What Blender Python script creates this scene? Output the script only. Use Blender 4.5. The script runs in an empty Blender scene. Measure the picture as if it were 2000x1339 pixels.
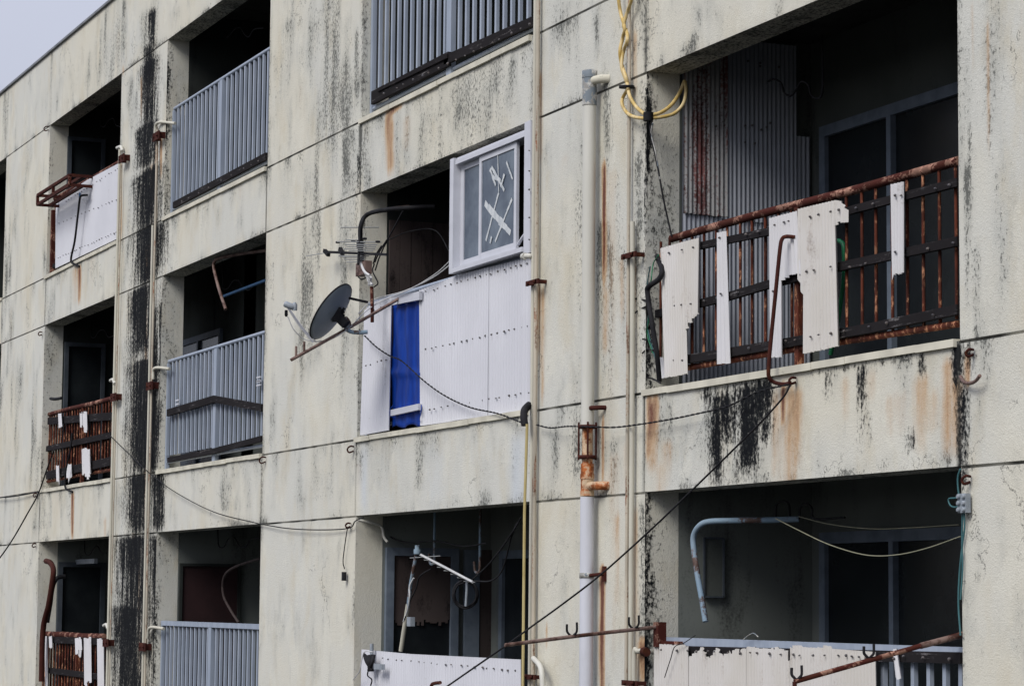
import bpy, math, random
import numpy as np
from mathutils import Vector, Matrix
random.seed(7); rng = np.random.default_rng(11)
R = math.radians
scn = bpy.context.scene
# ------------------------------------------------------------------ camera
F, YAW, PITCH, ROLL, DIST = 5088.3913, 1.1718, 0.0997, 0.0089, 7.4669
def _rot():
    cy, sy, cp, sp = math.cos(YAW), math.sin(YAW), math.cos(PITCH), math.sin(PITCH)
    fw = Vector((-sy*cp, cy*cp, sp)); rt = Vector((cy, sy, 0)); up = rt.cross(fw)
    cr, sr = math.cos(ROLL), math.sin(ROLL)
    return cr*rt + sr*up, -sr*rt + cr*up, fw
RT, UP, FW = _rot()
CAM = Vector((0, -DIST, 0))
cd = bpy.data.cameras.new('camera'); co = bpy.data.objects.new('camera', cd)
scn.collection.objects.link(co)
cd.sensor_fit = 'HORIZONTAL'; cd.sensor_width = 36; cd.lens = F/2000*36
cd.clip_start = 0.1; cd.clip_end = 3000
m = Matrix((RT, UP, -FW)).transposed().to_4x4(); m.translation = CAM
co.matrix_world = m
scn.camera = co
# ------------------------------------------------------------------ world, sun, exposure
SUN_EL, SUN_AZ = R(42), R(152)          # azimuth clockwise from +Y
w = bpy.data.worlds.new('World'); scn.world = w; w.use_nodes = True
nt = w.node_tree; nt.nodes.clear()
wo = nt.nodes.new('ShaderNodeOutputWorld'); bg = nt.nodes.new('ShaderNodeBackground')
sky = nt.nodes.new('ShaderNodeTexSky'); sky.sky_type = 'NISHITA'; sky.sun_disc = False
sky.sun_elevation = SUN_EL; sky.sun_rotation = SUN_AZ
mixw = nt.nodes.new('ShaderNodeMix'); mixw.data_type = 'RGBA'; mixw.inputs[0].default_value = 0.86
tcw = nt.nodes.new('ShaderNodeTexCoord'); now = nt.nodes.new('ShaderNodeTexNoise')
now.inputs['Scale'].default_value = 2.2; now.inputs['Detail'].default_value = 4
crw = nt.nodes.new('ShaderNodeValToRGB')
crw.color_ramp.elements[0].position = .3; crw.color_ramp.elements[0].color = (3.3, 3.35, 3.95, 1)
crw.color_ramp.elements[1].position = .75; crw.color_ramp.elements[1].color = (3.9, 3.95, 4.6, 1)
nt.links.new(tcw.outputs['Generated'], now.inputs['Vector']); nt.links.new(now.outputs['Fac'], crw.inputs['Fac'])
nt.links.new(sky.outputs[0], mixw.inputs[6]); nt.links.new(crw.outputs[0], mixw.inputs[7])
# an overcast sky is brighter overhead than at the horizon
sepw = nt.nodes.new('ShaderNodeSeparateXYZ'); nt.links.new(tcw.outputs['Generated'], sepw.inputs[0])
mrw = nt.nodes.new('ShaderNodeMapRange'); nt.links.new(sepw.outputs['Z'], mrw.inputs[0])
mrw.inputs[1].default_value = .1; mrw.inputs[2].default_value = 1.; mrw.inputs[3].default_value = .86; mrw.inputs[4].default_value = 2.6
vmw = nt.nodes.new('ShaderNodeVectorMath'); vmw.operation = 'SCALE'
nt.links.new(mixw.outputs[2], vmw.inputs[0]); nt.links.new(mrw.outputs[0], vmw.inputs['Scale'])
nt.links.new(vmw.outputs[0], bg.inputs[0]); bg.inputs[1].default_value = 0.1
nt.links.new(bg.outputs[0], wo.inputs[0])
sd = bpy.data.lights.new('sun', 'SUN'); sd.energy = 1.5; sd.angle = R(26); sd.color = (1, .97, .92)
so = bpy.data.objects.new('sun', sd); scn.collection.objects.link(so)
sdir = Vector((math.sin(SUN_AZ)*math.cos(SUN_EL), math.cos(SUN_AZ)*math.cos(SUN_EL), math.sin(SUN_EL)))
so.rotation_euler = sdir.to_track_quat('Z', 'Y').to_euler(); so.location = (-10, -20, 20)
scn.view_settings.view_transform = 'Standard'; scn.view_settings.look = 'None'
scn.view_settings.exposure = 0.6; scn.view_settings.gamma = 1
scn.render.engine = 'CYCLES'

# ------------------------------------------------------------------ helpers
def ray(px, py): return FW*F + RT*(px-1000) - UP*(py-669.5)
def at(px, py, Y=0.0):
    d = ray(px, py); return CAM + d*((Y-CAM.y)/d.y)
def atX(px, py, X):
    d = ray(px, py); return CAM + d*((X-CAM.x)/d.x)

class MB:
    def __init__(s): s.v = []; s.f = []; s.sm = []
    def quad(s, a, b, c, d, sm=False):
        n = len(s.v); s.v += [tuple(a), tuple(b), tuple(c), tuple(d)]; s.f.append((n, n+1, n+2, n+3)); s.sm.append(sm)
    def hexa(s, p):      # 8 corners: bottom ring 0-3, top ring 4-7
        n = len(s.v); s.v += [tuple(q) for q in p]
        for f in ((0,3,2,1),(4,5,6,7),(0,1,5,4),(1,2,6,5),(2,3,7,6),(3,0,4,7)):
            s.f.append(tuple(n+i for i in f)); s.sm.append(False)
        return s
    def box(s, x0, x1, y0, y1, z0, z1):
        return s.hexa([(x0,y0,z0),(x1,y0,z0),(x1,y1,z0),(x0,y1,z0),(x0,y0,z1),(x1,y0,z1),(x1,y1,z1),(x0,y1,z1)])
    def bar(s, a, b, wd, h, up=Vector((0,0,1))):   # rectangular bar from a to b
        a, b = Vector(a), Vector(b); d = (b-a).normalized()
        sx = d.cross(up)
        if sx.length < 1e-4: sx = Vector((1,0,0))
        sx = sx.normalized(); uz = sx.cross(d).normalized(); sx = sx*wd/2; uz = uz*h/2
        return s.hexa([a-sx-uz, a+sx-uz, b+sx-uz, b-sx-uz, a-sx+uz, a+sx+uz, b+sx+uz, b-sx+uz])
    def cap(s, b, seg, rev):       # end cap on vertices of its own, so the tube's shading stays clean
        n = len(s.v); s.v += [s.v[b+k] for k in range(seg)]
        s.f.append(tuple(n+k for k in (reversed(range(seg)) if rev else range(seg)))); s.sm.append(False)
    def rim(s, a, b, c, d):
        n = len(s.v); s.v += [s.v[i] for i in (a, b, c, d)]; s.f.append((n, n+1, n+2, n+3)); s.sm.append(False)
    def tube(s, pts, r, seg=8, close=False, r2=None):
        pts = [Vector(p) for p in pts]; n = len(pts)
        t0 = (pts[1]-pts[0]).normalized(); ref = Vector((0,0,1)) if abs(t0.z) < .9 else Vector((1,0,0))
        nrm = (ref - t0*ref.dot(t0)).normalized(); base = len(s.v)
        for i, p in enumerate(pts):
            if i == 0: t = pts[1]-pts[0]
            elif i == n-1: t = pts[-1]-pts[-2]
            else: t = (pts[i+1]-pts[i]).normalized() + (pts[i]-pts[i-1]).normalized()
            if t.length < 1e-9: t = pts[min(i+1, n-1)]-pts[i]
            t.normalize(); nrm = (nrm - t*nrm.dot(t)).normalized(); bn = t.cross(nrm)
            rr = r if r2 is None else r + (r2-r)*i/(n-1)
            for k in range(seg):
                a = 2*math.pi*k/seg; s.v.append(tuple(p + nrm*rr*math.cos(a) + bn*rr*math.sin(a)))
        for i in range(n-1):
            for k in range(seg):
                a = base+i*seg+k; b = base+i*seg+(k+1) % seg
                s.f.append((a, b, b+seg, a+seg)); s.sm.append(True)
        s.cap(base, seg, True); s.cap(base+(n-1)*seg, seg, False)
        return s
    def lathe(s, c, ax, prof, seg=24):   # prof: list (r, h) along axis
        c = Vector(c); ax = Vector(ax).normalized(); ref = Vector((0,0,1)) if abs(ax.z) < .9 else Vector((1,0,0))
        e1 = ax.cross(ref).normalized(); e2 = ax.cross(e1); base = len(s.v)
        for r_, h in prof:
            for k in range(seg):
                a = 2*math.pi*k/seg; s.v.append(tuple(c + ax*h + e1*r_*math.cos(a) + e2*r_*math.sin(a)))
        for i in range(len(prof)-1):
            for k in range(seg):
                a = base+i*seg+k; b = base+i*seg+(k+1) % seg
                s.f.append((a, b, b+seg, a+seg)); s.sm.append(True)
        s.cap(base, seg, True); s.cap(base+(len(prof)-1)*seg, seg, False)
        return s
    def build(s, name, mat, parent=None, label=None, kind=None):
        off = Vector(parent['_loc']) if parent is not None and '_loc' in parent else Vector((0,0,0))
        me = bpy.data.meshes.new(name)
        me.from_pydata([tuple(Vector(v)-off) for v in s.v], [], s.f)
        me.polygons.foreach_set('use_smooth', s.sm); me.validate(); me.update()
        me.materials.append(mat)
        o = bpy.data.objects.new(name, me); scn.collection.objects.link(o)
        if parent is not None:
            o.parent = parent; o['_loc'] = tuple(off)
        if label: o['label'] = label
        if kind: o['kind'] = kind
        return o
def thing(name, label, cat, loc, group=None):
    o = bpy.data.objects.new(name, None); scn.collection.objects.link(o)
    o.empty_display_size = .2; o.location = loc; o['_loc'] = tuple(loc)
    o['label'] = label; o['category'] = cat
    if group: o['group'] = group
    return o
def solo(o, label, cat, group=None):
    o['label'] = label; o['category'] = cat
    if group: o['group'] = group
    return o
def inst(src, parent, dx=0, dz=0, dy=0):
    c = src.copy(); scn.collection.objects.link(c); c.parent = parent
    c.location = (src.location.x+dx, src.location.y+dy, src.location.z+dz); return c
def spline(pts, n=8):
    pts = [Vector(p) for p in pts]; out = []
    q = [pts[0]*2-pts[1]] + pts + [pts[-1]*2-pts[-2]]
    for i in range(1, len(q)-2):
        for k in range(n):
            t = k/n; a, b, c, d = q[i-1], q[i], q[i+1], q[i+2]
            out.append(.5*((2*b) + (c-a)*t + (2*a-5*b+4*c-d)*t*t + (3*b-a-3*c+d)*t**3))
    out.append(pts[-1]); return out

# ------------------------------------------------------------------ materials
class NT:
    def __init__(s, name):
        s.m = bpy.data.materials.new(name); s.m.use_nodes = True; s.t = s.m.node_tree; s.t.nodes.clear()
        s.o = s.t.nodes.new('ShaderNodeOutputMaterial'); s.b = s.t.nodes.new('ShaderNodeBsdfPrincipled')
        s.t.links.new(s.b.outputs[0], s.o.inputs[0])
    def n(s, typ, **kw):
        x = s.t.nodes.new(typ)
        for k, v in kw.items(): setattr(x, k, v)
        return x
    def l(s, a, b): s.t.links.new(a, b)
    def coord(s, scale=(1,1,1), world=True):
        if world:
            g = s.n('ShaderNodeNewGeometry'); src = g.outputs['Position']
        else:
            g = s.n('ShaderNodeTexCoord'); src = g.outputs['Object']
        mp = s.n('ShaderNodeMapping'); mp.inputs['Scale'].default_value = scale
        s.l(src, mp.inputs['Vector']); return mp.outputs[0]
    def noise(s, scale, detail=4, rough=.55, vec=None, st=(1,1,1)):
        x = s.n('ShaderNodeTexNoise'); x.inputs['Scale'].default_value = scale
        x.inputs['Detail'].default_value = detail; x.inputs['Roughness'].default_value = rough
        s.l(vec if vec is not None else s.coord(st), x.inputs['Vector']); return x.outputs['Fac']
    def math(s, op, a, b=None, c=None, clamp=False):
        x = s.n('ShaderNodeMath', operation=op, use_clamp=clamp)
        for i, v in enumerate((a, b, c)):
            if v is None: continue
            if isinstance(v, (int, float)): x.inputs[i].default_value = v
            else: s.l(v, x.inputs[i])
        return x.outputs[0]
    def step(s, v, lo, hi, to0=0., to1=1.):
        x = s.n('ShaderNodeMapRange', interpolation_type='SMOOTHSTEP')
        s.l(v, x.inputs[0]); x.inputs[1].default_value = lo; x.inputs[2].default_value = hi
        x.inputs[3].default_value = to0; x.inputs[4].default_value = to1; return x.outputs[0]
    def mix(s, f, a, b):
        x = s.n('ShaderNodeMix', data_type='RGBA')
        if isinstance(f, (int, float)): x.inputs[0].default_value = f
        else: s.l(f, x.inputs[0])
        for i, v in ((6, a), (7, b)):
            if isinstance(v, tuple): x.inputs[i].default_value = (*v[:3], 1)
            else: s.l(v, x.inputs[i])
        return x.outputs[2]
    def attr(s, name):
        x = s.n('ShaderNodeAttribute'); x.attribute_name = name; return x.outputs['Fac']
    def bump(s, h, strength=.3, dist=.01):
        x = s.n('ShaderNodeBump'); x.inputs['Strength'].default_value = strength; x.inputs['Distance'].default_value = dist
        s.l(h, x.inputs['Height']); s.l(x.outputs[0], s.b.inputs['Normal'])
    def col(s, c):
        if isinstance(c, tuple): s.b.inputs['Base Color'].default_value = (*c, 1)
        else: s.l(c, s.b.inputs['Base Color'])
    def set(s, **kw):
        for k, v in kw.items():
            k = {'rough':'Roughness','metal':'Metallic','spec':'Specular IOR Level'}[k]
            if isinstance(v, (int, float)): s.b.inputs[k].default_value = v
            else: s.l(v, s.b.inputs[k])
        return s.m

def wall_material():
    s = NT('stained_stucco')
    big = s.noise(.5, 4, .6); mid = s.noise(1., 5, .65, st=(2.2,2.2,1.1)); fine = s.noise(42, 6, .74, st=(1,1,.7))
    vfine = s.noise(110, 2, .6); blot = s.noise(1., 5, .64, st=(3.0,3.0,1.5)); streak = s.noise(1., 5, .72, st=(15, 15, 2.4))
    c = s.mix(s.step(big, .35, .62), (.66,.63,.525), (.62,.615,.555))
    c = s.mix(s.step(mid, .48, .70, 0, .6), c, (.585,.53,.40))          # ochre tinge
    c = s.mix(s.step(blot, .50, .74, 0, .45), c, (.36,.365,.33))          # grey film
    c = s.mix(s.step(streak, .58, .74, 0, .22), c, (.33,.335,.30))
    patch = s.noise(1., 6, .7, st=(1.7,1.7,1.3)); c = s.mix(s.step(patch, .545, .575, 0, .35), c, (.72,.70,.60))
    c = s.mix(s.step(vfine, .35, .7, 0, .16), c, (.30,.30,.27))
    c = s.mix(s.math('MULTIPLY', s.attr('wht'), .75), c, (.55,.59,.63))
    g = s.attr('gry')
    comb = s.math('ADD', s.math('MULTIPLY', g, .95), s.step(blot, .50, .74, 0, .5))
    film = s.math('MULTIPLY', g, s.step(s.math('ADD', blot, s.math('MULTIPLY', streak, .4)), .5, .9), clamp=True)
    c = s.mix(s.math('MULTIPLY', film, .62), c, (.16,.17,.155))
    ms = s.step(s.math('ADD', s.math('ADD', fine, s.math('MULTIPLY', comb, .24)), s.math('MULTIPLY', streak, .12)), .70, .80)
    c = s.mix(s.math('MULTIPLY', ms, .82), c, (.085,.088,.08))
    r = s.attr('rst')
    rm = s.math('MULTIPLY', r, s.math('ADD', s.math('MULTIPLY', streak, 1.1), s.math('MULTIPLY', fine, .6)))
    rc = s.mix(s.step(rm, .45, 1.0), (.50,.33,.19), (.13,.033,.018))
    c = s.mix(s.step(rm, .10, .60, 0, .92), c, rc)
    b = s.attr('blk')
    nz = s.math('ADD', s.math('MULTIPLY', s.math('SUBTRACT', fine, .5), 2.6), s.math('MULTIPLY', s.math('SUBTRACT', streak, .5), 1.9))
    bm = s.math('MULTIPLY', s.step(s.math('ADD', b, nz), .24, .92), s.math('MULTIPLY', b, 6, clamp=True))
    bc = s.mix(s.step(nz, -.5, .1), (.026,.028,.027), (.006,.007,.009))
    c = s.mix(s.math('MULTIPLY', bm, .995), c, bc)
    cn = s.noise(1.3, 8, .60); ridge = s.math('ABSOLUTE', s.math('SUBTRACT', cn, .5))
    cm = s.math('MULTIPLY', s.step(ridge, .0010, .0035, 1, 0), s.step(s.noise(.8, 3, .5), .56, .62))
    c = s.mix(s.math('MULTIPLY', cm, .75), c, (.07,.07,.065))
    c = s.mix(s.math('MULTIPLY', s.attr('jnt'), .93), c, (.03,.031,.03))
    s.col(c); s.set(rough=.96, spec=.08)
    h = s.math('ADD', s.math('MULTIPLY', fine, .8), s.math('MULTIPLY', vfine, .5)); s.bump(h, .48, .014)
    return s.m
def plain(name, c1, c2, scale=6, rough=.7, spec=.3, metal=0, bs=.1, st=(1,1,1), lo=.35, hi=.65):
    s = NT(name); n = s.noise(scale, 5, .6, st=st); s.col(s.mix(s.step(n, lo, hi), c1, c2))
    s.set(rough=rough, spec=spec, metal=metal); s.bump(s.noise(scale*6, 3), bs, .004); return s.m
def patchy(name, base, spot, scale, lo, hi, rough=.7, spec=.3, scale2=60, st=(1,1,1), var=None, metal=0):
    s = NT(name); n = s.math('ADD', s.math('MULTIPLY', s.noise(scale, 5, .65, st=st), .75), s.math('MULTIPLY', s.noise(scale2, 3, .6), .25))
    b = s.mix(s.step(s.noise(scale*.6, 3, .5), .35, .65), base, var or tuple(x*.8 for x in base))
    sp = s.mix(s.step(s.noise(scale*2, 4, .6), .4, .6), spot, tuple(x*.45 for x in spot))
    s.col(s.mix(s.step(n, lo, hi), b, sp)); s.set(rough=rough, spec=spec, metal=metal); s.bump(n, .25, .004); return s.m

M = {}
M['wall'] = wall_material()
M['grime'] = patchy('grimy_plaster', (.17,.185,.172), (.06,.062,.058), 2, .52, .75, .95, .1, st=(2,2,.5))  # blotchy interior plaster, base darkened to hold the balcony shade
M['grime2'] = patchy('dull_plaster', (.095,.105,.098), (.04,.042,.04), 2, .52, .75, .95, .1, st=(2,2,.5))  # dimmer copy of that plaster, more shade in its colour
M['soot'] = patchy('sooty_plaster', (.032,.036,.034), (.016,.016,.016), 2, .5, .75, .95, .1, st=(2,2,.5))  # darkest copy, deep recess shade painted into the colour
M['ceil'] = patchy('grimy_ceiling', (.05,.053,.05), (.025,.025,.023), 3, .5, .7, .95, .1)  # ceilings and floor slabs, shade put into the base colour
M['cap'] = patchy('sill_cement', (.64,.61,.50), (.16,.14,.11), 7, .60, .72, .9, .2, st=(1,1,2))
M['roofcap'] = plain('parapet_metal', (.12,.13,.14), (.2,.21,.22), 5, .6, .4)
M['railblue'] = plain('painted_rail_metal', (.27,.315,.385), (.32,.365,.435), 4, .5, .4, bs=.04, st=(3,3,.6))
M['slatblue'] = patchy('painted_slat_metal', (.29,.335,.405), (.10,.115,.14), 5, .62, .8, .5, .4, st=(4,4,.4), var=(.34,.385,.455))
M['rust'] = patchy('rusted_steel', (.060,.014,.010), (.46,.25,.18), 7, .515, .56, .9, .15, st=(1,1,1), var=(.055,.016,.010))
M['rustbar'] = patchy('rusted_bar', (.115,.032,.018), (.48,.23,.13), 10, .52, .60, .9, .15, var=(.045,.014,.010), st=(3,3,1))
M['rustdark'] = patchy('dark_rust', (.055,.016,.012), (.17,.055,.025), 14, .52, .68, .92, .15)
M['rod'] = patchy('rusty_tube', (.20,.135,.11), (.10,.035,.02), 9, .45, .62, .65, .4, var=(.15,.10,.085))
M['board'] = patchy('weathered_black_board', (.018,.016,.017), (.17,.16,.16), 3, .56, .68, .95, .1, st=(1.2,8,22))
M['pipe'] = patchy('cream_pipe_paint', (.55,.53,.44), (.33,.18,.10), 4, .62, .78, .6, .35, st=(6,6,.7), var=(.49,.47,.39))
M['piperust'] = patchy('rust_streaked_pipe', (.50,.45,.36), (.27,.11,.055), 4, .52, .64, .7, .3, st=(8,8,.8))
M['drain'] = plain('grey_white_drainpipe', (.53,.52,.46), (.58,.57,.51), 3, .5, .4, bs=.03, st=(2,2,.5))
M['drainlow'] = plain('white_drainpipe', (.54,.55,.59), (.58,.59,.64), 3, .5, .4, bs=.03, st=(2,2,.5))
M['galv'] = patchy('flaking_grey_coupling', (.17,.20,.225), (.55,.54,.50), 14, .49, .53, .7, .3)
M['drust'] = patchy('rust_stained_coupling', (.62,.46,.30), (.46,.13,.03), 9, .44, .56, .7, .3)
M['white'] = patchy('white_corrugated_plastic', (.56,.565,.60), (.40,.38,.34), 2.4, .60, .82, .55, .35, st=(5,5,.5), var=(.60,.605,.64))
M['shard'] = patchy('old_offwhite_plastic', (.54,.515,.47), (.30,.22,.16), 3, .54, .76, .6, .3, var=(.585,.565,.54), st=(2,2,.6))
M['shardw'] = patchy('brittle_white_plastic', (.56,.55,.55), (.34,.30,.26), 3, .56, .78, .6, .3, var=(.59,.585,.60), st=(2,2,.6))
M['screw'] = plain('dark_screw', (.06,.06,.07), (.12,.10,.09), 40, .5, .4)
M['tarp'] = plain('blue_tarp', (.001,.026,.21), (.003,.045,.32), 5, .6, .2, bs=.5, st=(3,3,.5))
M['alu'] = plain('white_aluminium', (.51,.52,.56), (.56,.57,.61), 5, .4, .4, bs=.02)
M['darkframe'] = plain('grimy_dark_frame', (.04,.05,.06), (.06,.07,.085), 5, .7, .2, bs=.02)  # darker version of the blue grey frame colour
M['frame'] = plain('blue_grey_window_frame', (.10,.125,.16), (.15,.18,.22), 5, .6, .3, bs=.02)
M['black'] = plain('black_rubber', (.007,.007,.009), (.018,.018,.02), 10, .75, .2)
M['blue'] = plain('blue_plastic_pole', (.04,.12,.25), (.05,.15,.30), 10, .5, .3)
M['green'] = plain('green_hose', (.01,.14,.06), (.015,.2,.08), 10, .4, .4)
M['yellow'] = plain('yellow_conduit', (.52,.36,.10), (.66,.52,.27), 6, .45, .4, st=(3,3,1))
M['yelpipe'] = plain('yellow_pipe_paint', (.38,.30,.12), (.48,.40,.19), 5, .6, .3, st=(3,3,.7))
M['teal'] = plain('teal_cable', (.03,.10,.11), (.05,.14,.15), 10, .5, .3)
M['greybox'] = plain('grey_plastic', (.22,.25,.28), (.30,.33,.36), 14, .5, .4)
M['bluepipe'] = patchy('flaking_blue_tube', (.17,.25,.32), (.16,.10,.08), 5, .50, .58, .7, .3, var=(.22,.29,.35))
M['dish'] = patchy('grey_dish_paint', (.15,.18,.20), (.08,.09,.095), 8, .55, .75, .55, .35, var=(.19,.22,.24))
M['pvc'] = plain('white_cable', (.50,.50,.50), (.58,.58,.57), 8, .5, .3)
M['corr'] = patchy('dull_corrugated_plastic', (.32,.34,.38), (.17,.10,.09), 2, .60, .75, .6, .3, st=(1,3,.4), var=(.28,.30,.34))
M['corr2'] = patchy('stained_corrugated_plastic', (.36,.36,.34), (.16,.055,.05), 1.6, .50, .58, .6, .3, st=(1,3.5,.25), var=(.30,.30,.30))
M['wood'] = patchy('dark_plywood', (.070,.056,.053), (.03,.024,.024), 3, .5, .7, .9, .1, st=(3,3,1), var=(.055,.042,.040))
M['redwood'] = plain('reddish_board', (.030,.015,.016), (.022,.012,.013), 3, .85, .15)
M['dark'] = plain('dark_room', (.010,.012,.013), (.016,.018,.02), 2, .9, .05)
M['yagi'] = plain('antenna_aluminium', (.22,.23,.23), (.30,.31,.31), 10, .5, .5)
def glass_mat():
    s = NT('dusty_window_glass'); n = s.noise(3, 4, .6); s.col(s.mix(s.step(n,.35,.7), (.05,.07,.10), (.13,.165,.20)))
    s.set(rough=.25, spec=.45); return s.m
M['glass'] = glass_mat()
def dglass():
    s = NT('dark_window_glass'); n = s.noise(1.5, 4, .6); s.col(s.mix(s.step(n,.35,.7), (.008,.010,.012), (.018,.022,.024)))
    s.set(rough=.22, spec=.22); return s.m
M['dglass'] = dglass()
M['line'] = plain('old_cord', (.22,.22,.15), (.28,.27,.19), 10, .8, .2)
M['tape'] = plain('old_tape', (.45,.48,.50), (.60,.62,.62), 20, .8, .2)
M['soil'] = plain('dark_wet_asphalt', (.018,.020,.018), (.030,.031,.029), .6, .95, .1)

# ------------------------------------------------------------------ facade layout (metres)
V = [-35.9944, -33.3030, -29.5889, -27.5743, -23.8191, -21.1181, -17.3552, -15.4373, -11.6444]
OW = 3.76
OPX = [(V[0]-OW, V[0]), (V[1], V[2]), (V[3], V[4]), (V[5], V[6]), (V[7], V[8])]
ROOF = 7.1355
L = [6.1632, 3.5383, .7383, -2.0617]      # undersides of beams
S = [4.1690, 1.3965, -1.4035]             # tops of spandrels
CD, BD = .245, 1.25                       # column depth, balcony depth
XL, XR, ZB = -42.0, -7.0, -4.4
GRND = -4.4

# ground
g = MB(); g.quad((-600,-600,GRND),(600,-600,GRND),(600,600,GRND),(-600,600,GRND)); go = g.build('ground', M['soil'], kind='structure')

bld = thing('apartment_building', 'weathered cream concrete apartment block with open balconies, black mould and rust streaks', 'building', (-24, 0, GRND))
OFF = Vector(bld['_loc'])

# ---- numpy value noise for stain maps
def vnoise(x, z, fx, fz, seed):
    r_ = np.random.default_rng(seed); T = r_.random((256, 256))
    a = x*fx+1000.; b = z*fz+1000.; ia = np.floor(a).astype(int); ib = np.floor(b).astype(int)
    fa = a-ia; fb = b-ib; fa = fa*fa*(3-2*fa); fb = fb*fb*(3-2*fb)
    g_ = lambda i, j: T[i % 256, j % 256]
    return (g_(ia,ib)*(1-fa)+g_(ia+1,ib)*fa)*(1-fb) + (g_(ia,ib+1)*(1-fa)+g_(ia+1,ib+1)*fa)*fb
STAINS = []
def st(kind, x, y0, y1, wpx, s, x1=None, fade=.5):
    """a stain: photo pixels of its top and foot on the wall plane, turned into metres"""
    a = at(x, y0); b = at(x if x1 is None else x1, y1); hw = abs(at(x+wpx, y0).x - a.x)
    if kind == 'blk': s *= 1.05; fade *= .8
    if kind == 'rst': s *= 1.25
    STAINS.append((kind, a.x, b.x, a.z, b.z, hw, s, fade))
# black mould on the column between the second and third bays from the left
for a in [(297,20,105,6,1.0),(292,85,150,9,.9),(291,118,250,13,1.),(287,240,330,16,1.1),(289,330,450,20,1.1),(286,440,560,18,1.1),
          (300,440,535,18,.9),(276,560,700,18,1.1),(282,700,800,24,1.15),(285,780,930,26,1.15),(270,925,1045,17,1.15),(297,600,900,14,.8),
          (322,585,740,9,1.1),(318,735,905,13,.8),(308,925,1040,10,1.1),(262,1045,1200,26,1.1),(254,1180,1400,28,1.1),(305,1045,1230,9,1.),(303,1230,1400,8,.9),
          (250,820,960,10,.55),(276,1040,1339,26,.6),(303,430,470,8,.8),(262,640,800,9,.6)]: st('blk', *a, fade=.25)
# under the near balcony
for a in [(1400,768,960,13,1.0),(1420,765,870,18,.85),(1462,752,930,19,1.05),(1490,745,870,17,1.0),(1385,760,800,14,.5),(1448,775,900,11,.85)]: st('blk', *a, fade=.45)
st('blk',1370,763,772,4,.9); 
for i in range(14): st('blk', 1375+i*10, 764-i*1.9, 775-i*1.9+random.random()*8, 7, .85)
for i in range(22): st('blk', 1590+i*9.5, 722-i*1.6, 731-i*1.6+random.random()*10, 5, random.uniform(.35,.9))
for a in [(1684,712,800,8,.85),(1618,722,790,6,.6),(1800,690,738,6,1.0),(1870,672,770,9,1.1),(1878,760,980,9,1.0),(1893,668,740,7,.8),(1780,845,890,11,.6),(1690,800,880,9,.4)]: st('blk', *a, fade=.6)
for a in [(1268,770,905,7,.9),(1280,760,800,6,.7),(1538,755,980,26,.5),(1529,752,830,4,1.0),(1868,740,900,14,.65),(1888,690,760,7,.8),(1290,900,955,20,.35),(1700,720,790,20,.35),(1760,760,860,25,.25),(1825,760,850,18,.35),
          (1180,318,565,4,1.3),(1182,560,700,9,.45),(1178,812,950,2.5,.9),(1176,1110,1400,4.5,1.35),(1174,1200,1339,7,.6),(1060,565,800,6,.55),(1053,560,700,3,.8),(1068,1218,1270,2.5,.6),
          (762,215,345,10,.75),(765,235,285,6,.9),(795,225,300,16,.3),(155,522,592,3.5,1.1),(142,962,1052,3,1.1),(147,520,600,9,.35),(236,320,470,3,.7),(305,250,445,3.5,.9),(315,270,350,2.5,.8),(220,790,905,3.5,.8),
          (1242,510,760,3,.4),(276,150,240,3,.5),(240,130,150,3,.5),(296,320,520,4,.5),(205,1010,1060,4,.4),(20,600,700,5,.2),(285,880,1030,5,.6),(272,1050,1339,4,.55),(288,480,545,5,.9),(100,180,235,8,.15)]: st('rst', *a, fade=.35)
for a in [(1275,775,930,13,.7),(1272,780,880,6,1.1),(1300,860,960,14,.4),(1195,330,830,16,.28),(1200,880,1339,18,.25),(1205,1000,1200,10,.4),(1555,760,930,14,.6),(1515,765,950,10,.45),(1738,770,860,12,.4),(1800,730,900,22,.4),(1850,700,900,14,.6),
          (1650,735,830,14,.35),(1240,990,1339,10,.4),(1255,1250,1339,10,.9),(1215,500,640,6,.5),(1225,860,960,8,.4),(1100,300,420,20,.2),(1055,140,330,6,.5),(1240,60,200,5,.5),(700,900,1000,10,.2),(850,480,530,14,.2),(1290,940,962,20,.4),
          (770,204,222,14,1.2),(640,420,520,18,.12),(590,160,330,20,.15),(1930,40,330,5,.4),(1900,0,160,6,.35),(260,1040,1339,5,.35),(285,560,880,4,.6),(470,350,440,16,.2),(180,500,590,20,.18),(110,960,1040,18,.2),(230,60,200,14,.15)]: st('rst', *a, fade=.45)
for a in [(1440,760,955,48,.75),(1400,780,960,26,.6),(1480,740,930,30,.6),(1425,900,965,40,.5),(285,20,300,16,.8),(285,330,900,34,.7),(262,1040,1339,36,.8),(310,600,1000,16,.7),(1882,670,960,14,.9),(1700,715,760,40,.5),(1800,690,720,30,.5),(1260,770,960,8,.7),
          (450,885,905,50,.4),(860,850,870,70,.4),(480,330,350,40,.5),(900,140,175,60,.5),(620,20,330,40,.35),(1090,0,120,28,.5),(1130,160,330,24,.3),(180,470,500,40,.3),(170,930,945,40,.4)]: st('gry', *a, fade=.4)
for a in [(1445,770,940,5,.9),(1478,760,900,4,.9),(1410,790,950,4,.8),(1395,800,900,3,.7),(1500,745,790,8,.9),(1352,960,968,14,.7),(700,300,384,2.5,.8),(1262,165,330,2.2,.8),(1261,330,760,2.0,.6)]: st('blk', *a, fade=.4)
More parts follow.
